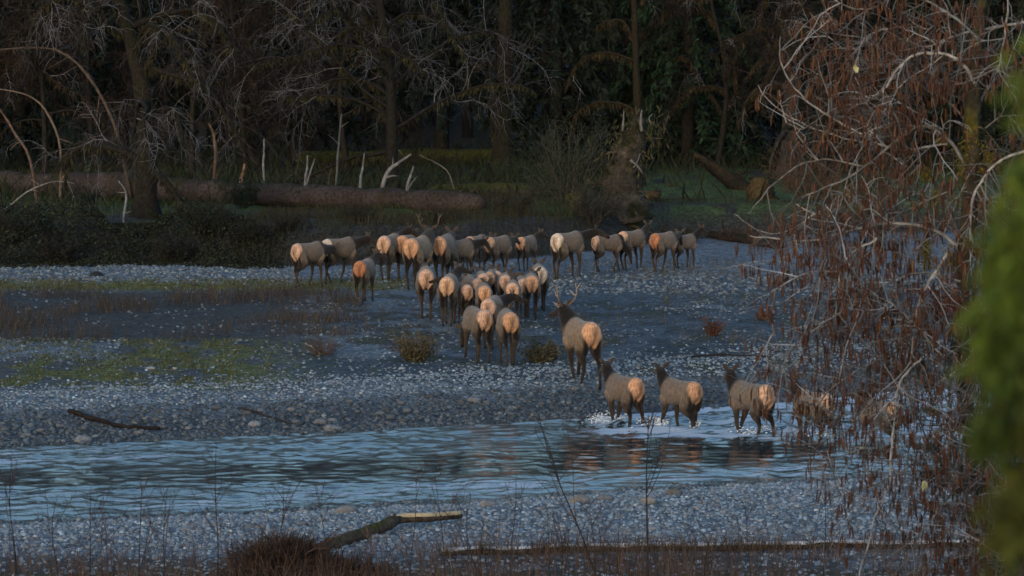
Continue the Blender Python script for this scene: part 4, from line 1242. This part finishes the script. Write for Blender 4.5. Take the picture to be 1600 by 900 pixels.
def long_log():
    rng = np.random.RandomState(13)
    W = [onground(x, y) + np.array([0, 0, .07]) for x, y in ((690, 872), (820, 870), (960, 868), (1100, 867), (1260, 865), (1420, 864), (1660, 862))]
    O = W[0].copy(); P = resample(W, 40) - O; P[:, 1:] += np.cumsum(rng.normal(size=(40, 2)) * np.array([.035, .008]), 0)
    t = empty('driftwood_log', O, 'long low driftwood pole with a bleached top lying level across the near bar', 'log')
    rad = .048 * (1 + .5 * (rng.rand(40) - .5))
    g = Geo(); tube(g, P, rad, 9, np.array([.07, .055, .045])[None] * rng.uniform(.6, 1.4, (40, 1)), True, .2, rng); g.build('trunk', M_bark_less, t)
    g = Geo(); tube(g, P + np.array([0, .02, .05]), .038 * (1 + .5 * (rng.rand(40) - .5)), 7, np.array([.6, .6, .6])[None] * rng.uniform(.7, 1.2, (40, 1)), True, .3, rng); g.build('bleached_wood', M_wood, t)
    # grass fringe caught on it
    m = 3600; x = rng.rand(m) ; x = x[rng.rand(m) < .25 + .75 * smooth(.4, .65, vnoise(x * 34, x * 0 + .4, 77))]; m = len(x); cen = np.array([at(P, q)[0] for q in x]) + rng.normal(size=(m, 3)) * .05 + np.array([0, -.12, -.02])
    g = Geo(); leaves(g, cen, np.tile([0, -.2, .8], (m, 1)) + rng.normal(size=(m, 3)) * .5, .10 + .16 * rng.rand(m), .012, mixcol(rng, m, (.14, .10, .06), (.06, .045, .03)), rng); g.build('grass_fringe', M_dry, t, False)
long_log()

def brush_heap():
    rng = np.random.RandomState(14)
    b = onground(445, 905); b[2] -= .05
    t = empty('brush_heap', b, 'rounded heap of dry brown roots and grass at the butt of the broken log', 'brush heap')
    u, f = ST_HI[2]; g = Geo(); v = u * np.array([.6, .45, .46]); v[:, 2] += .02
    g.add(v, f, (.035, .025, .018)); g.build('mound', M_dry, t)
    m = 7500; d = rnd_dirs(rng, m); d[:, 2] = np.abs(d[:, 2]); cen = d * np.array([.72, .5, .56]) * (.7 + .42 * vnoise(d[:, 0] * 3 + 5, d[:, 2] * 3 + d[:, 1] * 2 + 5, 9)[:, None] + .12 * rng.rand(m, 1))
    q = rng.rand(m) < .38; cen[:, 0] += np.where(q, .3 + .75 * rng.rand(m), 0); cen[:, 2] *= np.where(q, .42, 1.)
    q = rng.rand(m) < .2; cen[:, 0] -= np.where(q, .25, 0); cen[:, 2] += np.where(q, .08, 0)
    g = Geo(); leaves(g, cen, d * .4 + rng.normal(size=(m, 3)) * .55 + np.array([0, 0, .25]), .12 + .34 * rng.rand(m) ** 2, .009 + .012 * rng.rand(m), mixcol(rng, m, (.10, .058, .038), (.028, .021, .017), .5), rng)
    g.build('dry_grass', M_dry, t, False)
    for k in range(46):
        a = rng.rand() * 6.28; p = np.array([math.cos(a) * .5, math.sin(a) * .35, .45 * rng.rand()])
        g = Geo(); tube(g, bpath(p, (math.cos(a) * .7, math.sin(a) * .4, rng.uniform(.2, 1.)), rng.uniform(.3, .8), 5, rng, .1, .4), np.linspace(.014, .004, 6), 4, np.array([.11, .065, .045]) * rng.uniform(.6, 1.3)); g.build('root', M_twig, t)
brush_heap()

# ---- saplings on the near bank
def sapling(xb, xt, yt, D, r, label, seed, nb=6, col=(.05, .034, .03), first=.35):
    rng = np.random.RandomState(seed)
    b = pixd(xb, 900, D); b[2] = hz(b[0], b[1]) - .05; top = pixd(xt, yt, D); O = b.copy()
    P = resample([b, b * .6 + top * .4 + rng.normal(size=3) * .05, b * .25 + top * .75 + rng.normal(size=3) * .04, top], 14)
    t = empty('sapling', O, label, 'sapling', 'bare saplings on the near bank')
    g = Geo(); tube(g, P - O, np.linspace(r, r * .3, 14) * 1.3, 5, np.array(col) * .7 * rng.uniform(.8, 1.3)); g.build('stem', M_twig, t)
    g = Geo(); H = np.linalg.norm(top - b)
    for k in range(nb):
        f = first + (1 - first) * rng.rand() * .9; p, tt = at(P, f)
        az = rng.choice([-1, 1]); d = np.array([az * rng.uniform(.3, .7), rng.normal() * .3, 1.])
        B = bpath(p, d, H * (1 - f) * rng.uniform(.4, .9) + .1, 6, rng, -.05, .2)
        tube(g, B - O, np.linspace(r * .5, .003, 7), 4, np.array(col) * 1.2)
        for j in range(2):
            p2, t2 = at(B, rng.uniform(.3, .9)); tube(g, bpath(p2, side_dir(t2, rng, .6, .3), .2, 3, rng, 0, .2) - O, np.linspace(.004, .002, 4), 3, np.array(col) * 1.3)
    g.build('branches', M_twig, t)
SAPS = [
    (1013, 1014, 648, 53, .014, 'straight dark sapling forking below the wading elk', 9, .55),
    (960, 842, 650, 54, .012, 'leaning sapling slanting up to the left of the forked one', 7, .3),
    (945, 920, 790, 52, .010, 'short crooked sapling right of the leaning one', 8, .3),
    (1290, 1288, 770, 53, .009, 'thin upright sapling at the left skirt of the alder', 5, .4),
    (1085, 1120, 815, 52, .010, 'low spreading sapling near the long driftwood pole', 10, .2),
    (335, 338, 688, 54, .009, 'tall hair thin sapling left of the brush heap', 5, .4),
    (415, 442, 755, 53, .009, 'sapling rising from the back of the brush heap', 6, .3),
    (258, 262, 760, 54, .009, 'thin sapling between the brush heap and the left edge', 7, .3),
    (216, 222, 755, 52, .010, 'dark bushy sapling left of the brush heap', 9, .2),
    (135, 142, 760, 54, .008, 'slender sapling near the left edge', 5, .3),
    (88, 90, 772, 53, .009, 'sapling with many short twigs near the left edge', 10, .2),
    (10, 18, 715, 54, .009, 'sapling standing at the very left edge', 6, .3),
    (640, 650, 730, 53, .008, 'thin sapling rising right behind the broken log', 6, .3),
    (690, 678, 735, 54, .008, 'thin pale sapling at the tip of the broken log', 6, .3),
    (560, 495, 760, 52, .008, 'sapling leaning left in front of the broken log', 5, .3),
    (805, 806, 735, 54, .008, 'lone thin sapling right of the broken log tip', 5, .3),
    (890, 870, 800, 52, .009, 'stubby sapling beside the long driftwood pole', 9, .2),
    (760, 730, 790, 52, .009, 'stubby sapling at the left end of the long driftwood pole', 9, .2),
    (1180, 1165, 790, 53, .008, 'thin sapling between the pole and the alder skirt', 7, .3),
]
for k, (xb, xt, yt, D, r, lab, nb, f1) in enumerate(SAPS):
    sapling(xb, xt, yt, D, r, lab, 700 + k, nb, (.05, .034, .03), f1)

# ------------------------------------------------------------------ the alder with catkins, right
def alder():
    rng = np.random.RandomState(2024); D0 = 45.0
    def Q(x, y, dd=0.): return pixd(x, y, D0 + dd)
    base = Q(1592, 1100); base[2] = hz(base[0], base[1]) - .2; O = base.copy()
    t = empty('alder_tree', O, 'large leafless alder hung with rusty catkins on the near bank at the right', 'tree')
    dark, grey, pale = np.array([.045, .038, .028]), np.array([.22, .215, .21]), np.array([.42, .41, .41])
    gt = Geo()
    trunk = resample([base, Q(1578, 980), Q(1556, 860, .1), Q(1530, 740, .2), Q(1508, 620, .2), Q(1503, 500, 0), Q(1510, 380, -.1), Q(1518, 270, 0), Q(1520, 160, .2), Q(1530, 40, .3), Q(1545, -120, .3), Q(1550, -420, .2)], 48)
    rad = np.interp(np.linspace(0, 1, 48), [0, .2, .5, .62, .8, 1], [.17, .11, .085, .105, .07, .03]) * (1 + .25 * (rng.rand(48) - .5))
    tube(gt, trunk - O, rad, 10, dark, jit=.3, rng=rng)
    gt.build('trunk', bark_mat('alder moss bark', .55, (.075, .068, .012)), t)
    limbs = []   # (polyline, r0, r1, colour)
    def limb(pts, r0, r1, col, dd=(0, 0)):
        n = len(pts); W = [Q(x, y, dd[0] + (dd[1] - dd[0]) * i / (n - 1)) for i, (x, y) in enumerate(pts)]
        limbs.append((resample(W, 5 * n), r0, r1, np.array(col)))
    limb([(1560, 1050), (1545, 900), (1505, 760), (1485, 660), (1478, 560)], .045, .02, dark * 1.5, (-.4, -.6))
    limb([(1585, 1050), (1572, 880), (1548, 740), (1530, 600), (1520, 500), (1528, 440)], .05, .03, grey * .5, (.3, .4))
    limb([(1600, 1050), (1580, 900), (1565, 760), (1560, 620), (1580, 480)], .045, .02, dark * 1.6, (.5, .9))
    limb([(1570, 1040), (1535, 880), (1490, 760), (1450, 690), (1425, 640)], .035, .012, grey * .5, (-.2, -.9))
    limb([(1512, 262), (1480, 215), (1442, 192), (1395, 222), (1352, 258), (1300, 288), (1255, 305)], .04, .012, grey, (0, -.8))
    limb([(1480, 225), (1430, 240), (1385, 235), (1335, 210), (1290, 185), (1250, 150), (1226, 108), (1224, 66)], .03, .008, pale * .9, (0, -1.1))
    limb([(1420, 262), (1372, 232), (1320, 222), (1265, 205), (1215, 175), (1180, 143)], .025, .008, pale * .9, (.3, 1.2))
    limb([(1510, 400), (1470, 365), (1420, 352), (1370, 355), (1320, 365), (1268, 378), (1215, 375), (1175, 372)], .042, .012, pale * .8, (0, -.6))
    limb([(1370, 372), (1330, 395), (1310, 428), (1303, 470), (1298, 520)], .026, .010, pale, (-.5, -.8))
    limb([(1312, 425), (1275, 424), (1235, 442), (1190, 470), (1158, 488)], .018, .005, pale * .85, (-.5, -1.2))
    limb([(1625, 228), (1580, 240), (1548, 262), (1524, 300), (1515, 345), (1518, 395)], .032, .018, pale * .9, (-.6, -.5))
    limb([(1640, 20), (1560, 40), (1500, 50), (1440, 75), (1395, 110), (1370, 150)], .03, .01, pale * .7, (.4, .2))
    limb([(1522, 130), (1500, 95), (1460, 85), (1425, 100), (1396, 138), (1392, 152)], .035, .022, pale, (-.5, -.7))
    limb([(1575, -20), (1576, 30), (1568, 80), (1560, 115)], .018, .013, pale * .8, (-.8, -.8))
    limb([(1480, 395), (1455, 430), (1432, 468), (1424, 515), (1416, 560)], .035, .012, pale * .8, (-.6, -1.))
    limb([(1440, 560), (1405, 600), (1396, 680), (1392, 755), (1362, 820), (1342, 905)], .025, .014, pale * .85, (-1., -1.2))
    limb([(1505, 560), (1460, 560), (1410, 600), (1340, 640), (1270, 660), (1210, 690)], .028, .006, grey, (.2, .8))
    limb([(1500, 480), (1440, 500), (1370, 520), (1300, 545), (1235, 575), (1180, 600), (1150, 640)], .028, .006, grey, (.4, 1.2))
    limb([(1520, 640), (1470, 690), (1420, 740), (1360, 770), (1300, 790), (1240, 800)], .026, .006, grey * .8, (.2, -.6))
    limb([(1535, 720), (1490, 770), (1440, 830), (1400, 860), (1340, 880)], .024, .008, grey, (-.3, -1))
    limb([(1515, 330), (1470, 320), (1420, 300), (1370, 310), (1310, 330), (1260, 350), (1220, 390)], .03, .006, grey, (.4, 1.4))
    limb([(1520, 200), (1470, 150), (1410, 120), (1350, 100), (1300, 60), (1270, 20)], .03, .008, grey, (.5, 1.2))
    limb([(1528, 60), (1480, 20), (1420, -5), (1360, 15), (1310, 5), (1270, -40)], .03, .008, grey, (-.4, .3))
    limb([(1535, 0), (1490, -70), (1420, -110), (1340, -120), (1290, -80)], .03, .008, grey, (.4, .9))
    limb([(1520, 180), (1560, 120), (1610, 90), (1680, 80)], .03, .01, grey, (.5, 1))
    limb([(1515, 330), (1570, 300), (1630, 310), (1700, 330)], .03, .01, grey, (.5, 1))
    limb([(1508, 520), (1560, 470), (1620, 470), (1690, 500)], .03, .01, grey, (.5, .7))
    limb([(1475, 560), (1440, 520), (1395, 480), (1350, 450), (1320, 400)], .02, .008, pale * .7, (-.8, -1.3))
    limb([(1500, 440), (1420, 430), (1350, 470), (1290, 500), (1240, 540), (1205, 570), (1165, 590)], .022, .006, grey, (-.6, -1.6))
    limb([(1340, 400), (1290, 395), (1240, 398), (1190, 405), (1145, 410), (1118, 408)], .016, .004, pale * .8, (.6, 1.4))
    limb([(1208, 520), (1192, 555), (1172, 580), (1160, 598)], .012, .006, pale * .8, (-1.2, -1.4))
    limb([(1510, 600), (1440, 640), (1360, 660), (1290, 690), (1230, 700)], .022, .005, grey, (-.3, .4))
    limb([(1520, 660), (1450, 660), (1380, 640), (1310, 620), (1240, 632)], .022, .005, grey * .8, (.3, .9))
    limb([(1530, 740), (1460, 730), (1390, 700), (1330, 700), (1265, 735)], .022, .005, grey, (-.5, -.9))
    limb([(1540, 800), (1480, 800), (1410, 780), (1340, 810), (1290, 850)], .02, .005, grey * .7, (.2, -.2))
    nbase = len(limbs)
    for k in range(15):
        xb = rng.uniform(1560, 1640); xe = rng.uniform(1410, 1600); ye = rng.uniform(560, 800); a = rng.uniform(-1.2, 1.2)
        limb([(xb + 25, 1060), (xb - 10, 930), (xb * .55 + xe * .45 - 5, 930 * .5 + ye * .5), (xe, ye)], rng.uniform(.016, .034), .006, grey * rng.uniform(.3, .7), (a, a * 1.5))
    for pts in ([(1400, 120), (1350, 160), (1300, 170), (1262, 200), (1225, 190)], [(1450, 60), (1400, 40), (1350, 60), (1310, 110), (1290, 160)], [(1480, 300), (1420, 330), (1360, 340), (1300, 390), (1262, 450)],
                [(1470, 500), (1420, 540), (1350, 570), (1290, 610), (1270, 650)], [(1440, 180), (1400, 160), (1370, 190), (1330, 260), (1310, 330)], [(1500, 20), (1450, 40), (1420, 90), (1412, 150)],
                [(1510, 300), (1480, 330), (1450, 400), (1442, 470)], [(1540, 200), (1565, 180), (1590, 200), (1610, 260)], [(1350, 260), (1290, 250), (1240, 265), (1200, 300), (1172, 340)], [(1330, 300), (1270, 330), (1210, 360), (1150, 330)]):
        a = rng.uniform(-1., 1.2); limb(pts, .018, .005, pale * rng.uniform(.5, .85), (a * .4, a))
    g = Geo(); cat = []   # catkin anchors
    sub = []
    for P, r0, r1, c in limbs:
        P[1:] += np.cumsum(rng.normal(size=(len(P) - 1, 3)) * .007, 0)
        tube(g, P - O, np.linspace(r0, r1, len(P)) * .58, 6, c[None] * rng.uniform(.55, 1.05, (len(P), 1)), jit=.45, rng=rng)
    def inside(p):
        x, y = proj(p)
        edge = np.interp(y, [-100, 40, 100, 150, 200, 260, 310, 350, 400, 440, 480, 540, 600, 650, 720, 800, 900], [1300, 1225, 1185, 1140, 1205, 1270, 1240, 1150, 1125, 1180, 1150, 1135, 1130, 1160, 1235, 1270, 1300])
        u = (x - edge + rng.normal() * 18)
        return u > 0 and rng.rand() < min(1., .42 + u / 280) * (1. if y < 590 else .8)
    tw = Geo()
    for li, (P, r0, r1, c) in enumerate(limbs):
        ln = np.linalg.norm(np.diff(P, axis=0), axis=1).sum()
        low = li < 4 or nbase <= li < nbase + 15
        for k in range(int(ln * (11 if low else 15))):
            f = .12 + .88 * rng.rand(); p, tt = at(P, f)
            d = side_dir(tt, rng, .9, .05); d[1] *= .8
            B = bpath(p, d, rng.uniform(.25, 1.05), 6, rng, .05, .3)
            if not inside(B[-1]): continue
            cc = (grey * rng.uniform(.3, .95) if rng.rand() < .72 else pale * rng.uniform(.55, 1.05)) * np.array([.96, 1, 1.06])
            tube(tw, B - O, np.linspace(.0072, .0026, 7) * rng.uniform(.7, 1.25), 4, cc)
            for j in range(4):
                p2, t2 = at(B, .2 + .8 * rng.rand())
                B2 = bpath(p2, side_dir(t2, rng, .9, -.05), rng.uniform(.12, .4), 4, rng, .2, .5)
                if not inside(B2[-1]): continue
                tube(tw, B2 - O, np.linspace(.0042, .002, 5), 3, cc * .85)
                up = proj(B2[-1])[1] < 520
                if rng.rand() < (.9 if up else .5): cat.append(B2[-1])
                if rng.rand() < (.35 if up else .12): cat.append(B2[2])
            cat.append(B[-1])
    g.build('limbs', M_bark_less, t); tw.build('twigs', M_twig, t)
    # catkins hang in small bunches
    cl = []
    for p in cat:
        for q in range(rng.randint(1, 4)):
            cl.append(p + rng.normal(size=3) * np.array([.022, .03, .012]))
    cl = np.array(cl)
    X, Y = proj(cl); 
    u = np.array([0, .15, .5, .85, 1.]); rr = np.array([.2, .9, 1., .75, .1])
    gc = Geo(); tube(gc, np.stack([.06 * np.sin(u * 3), 0 * u, -u], -1), rr * .066, 5, (.17, .062, .032))
    ref_v, ref_f = gc.V[0], gc.F[0]
    def kin(n): return rng.uniform(.085, .165, n)
    L = kin(len(cl))
    view = np.where((X > 1100) & (X < 1600) & (Y > 0) & (Y < 900))[0]
    order = view[np.argsort(-L[view])]; big = order[:300]; rest = np.setdiff1d(np.arange(len(cl)), big)
    metas = []
    for k in range(6):
        gg = Geo(); gg.add(ref_v, ref_f, np.array([.10, .045, .027]) * np.array([1, .8 + .09 * k, .85]) * (.6 + .16 * k)); metas.append(gg.mesh('catkin', M_cone))
    for i, j in enumerate(big):
        o = bpy.data.objects.new('catkin', metas[i % 6]); COL.objects.link(o); o.parent = t
        o.location = tuple(cl[j] - O); o.scale = (L[j],) * 3; o.rotation_euler = (rng.normal() * .12, rng.normal() * .12, rng.rand() * 6.28)
    gr = Geo(); n = len(rest)
    th = rng.rand(n) * 6.28; x, y, z = [ref_v[None, :, i] * L[rest][:, None] for i in range(3)]
    tx, ty = rng.normal(size=(n, 1)) * .12, rng.normal(size=(n, 1)) * .12
    V = np.stack([x * np.cos(th)[:, None] - y * np.sin(th)[:, None] + z * tx, x * np.sin(th)[:, None] + y * np.cos(th)[:, None] + z * ty, z], -1) + (cl[rest] - O)[:, None, :]
    F = ref_f[None] + (np.arange(n) * len(ref_v))[:, None, None]
    gr.add(V.reshape(-1, 3), F.reshape(-1, 4), np.repeat(mixcol(rng, n, (.108, .047, .027), (.045, .026, .019), .35), len(ref_v), 0))
    gr.build('catkins', M_cone, t, True, 'stuff')
    print('catkins', len(cl))
    # moss clumps on trunk and limbs
    gm = Geo()
    for (x, y, w_, h_, n) in ((1516, 262, 20, 55, 900), (1522, 500, 9, 40, 500), (1500, 400, 26, 26, 500), (1448, 395, 10, 30, 250), (1455, 640, 14, 10, 200), (1470, 215, 12, 10, 150), (1448, 270, 8, 12, 150), (1460, 310, 8, 16, 150), (1410, 580, 8, 10, 120), (1460, 690, 8, 30, 160), (1550, 245, 12, 16, 160)):
        c0 = Q(x, y, 0); cen = c0 + rng.normal(size=(n, 3)) * np.array([w_ / 133 * .5, .05, h_ / 133 * .5])
        leaves(gm, cen - O, rng.normal(size=(n, 3)) * .6 + np.array([0, 0, -.7]), .03 + .06 * rng.rand(n), .016, mixcol(rng, n, (.13, .11, .018), (.06, .055, .014)), rng)
    gm.build('moss', M_leaf, t, False)
    # two dry pale leaves left on the tree
    for (x, y) in ((1337, 108), (1441, 760)):
        gq = Geo(); p = Q(x, y, -1.2) - O; leaves(gq, p + rng.normal(size=(4, 3)) * .015 + np.array([0, 0, .05]), np.tile([.1, -.3, -1.], (4, 1)) + rng.normal(size=(4, 3)) * .3, .11, .07, (.5, .46, .24), rng); gq.build('dry_leaf', M_leaf, t, False)
    # fringe of brighter red buds low in the crown
    m = 420; cen = Q(1478, 470, -.6) + rng.normal(size=(m, 3)) * np.array([.14, .1, .1])
    gb = Geo(); leaves(gb, cen - O, rnd_dirs(rng, m) + np.array([0, 0, -.6]), .05 + .04 * rng.rand(m), .02, mixcol(rng, m, (.12, .035, .026), (.08, .028, .022)), rng); gb.build('red_buds', M_leaf, t, False, 'stuff')
alder()

# ------------------------------------------------------------------ near cedar whose blurred bough hangs at the right edge
def cedar():
    rng = np.random.RandomState(31); D = 6.0
    b = np.array([1.75, 6.3, 0.]); b[2] = hz(b[0], b[1]) - .1; O = b.copy()
    t = empty('cedar_tree', O, 'bright green out of focus cedar bough hanging close at the right edge', 'tree')
    g = Geo(); T = resample([b, b + np.array([.02, 0, 2.2]), b + np.array([.05, .1, 6.])], 12); tube(g, T - O, np.linspace(.16, .08, 12), 10, (.09, .06, .045), jit=.2, rng=rng); g.build('trunk', M_bark_less, t)
    gs, gl = Geo(), Geo()
    def spray(P, n, w_, ca, cb):
        q = rng.rand(n); cen = np.array([at(P, u)[0] for u in q]) + rng.normal(size=(n, 3)) * np.array([w_, w_, .02])
        s = .02 + .03 * rng.rand(n)
        leaves(gl, cen - O, rng.normal(size=(n, 3)) * .5 + np.array([-.25, 0, -1.]), s, s * .4, mixcol(rng, n, ca, cb, .3), rng)
    att = T[7]
    def bough(pts, w_, n, ca=(.095, .14, .017), cb=(.03, .055, .009), dd=0.):
        W = [pixd(x + 2, y, D + dd) for x, y in pts]
        P = resample(W, 14); tube(gs, P - O, np.linspace(.009, .003, 14), 5, (.09, .07, .03))
        spray(P, n, w_, ca, cb)
    stem = resample([att, (att + pixd(1700, -160, D)) / 2 + np.array([0, 0, .1]), pixd(1700, -160, D), pixd(1640, -60, D)], 12); tube(gs, stem - O, np.linspace(.025, .009, 12), 6, (.09, .07, .03))
    bough([(1650, 30), (1622, 90), (1600, 140), (1590, 180)], .014, 85)
    bough([(1660, 120), (1640, 220), (1615, 285), (1578, 345), (1550, 400)], .016, 380)
    bough([(1665, 180), (1630, 300), (1590, 400), (1562, 480), (1545, 560)], .020, 620)
    bough([(1650, 200), (1630, 400), (1600, 520), (1565, 620), (1548, 690)], .020, 650, (.055, .09, .014), (.022, .04, .009))
    bough([(1650, 300), (1640, 560), (1615, 700), (1592, 780), (1580, 855)], .020, 650, (.085, .095, .015), (.035, .045, .009))
    bough([(1660, 200), (1640, 380), (1610, 450), (1590, 520), (1580, 620)], .016, 380, (.10, .065, .016), (.04, .04, .012), .15)
    gs.build('bough', M_twig, t); gl.build('foliage', M_leaf, t, False)
cedar()
bpy.context.view_layer.update()
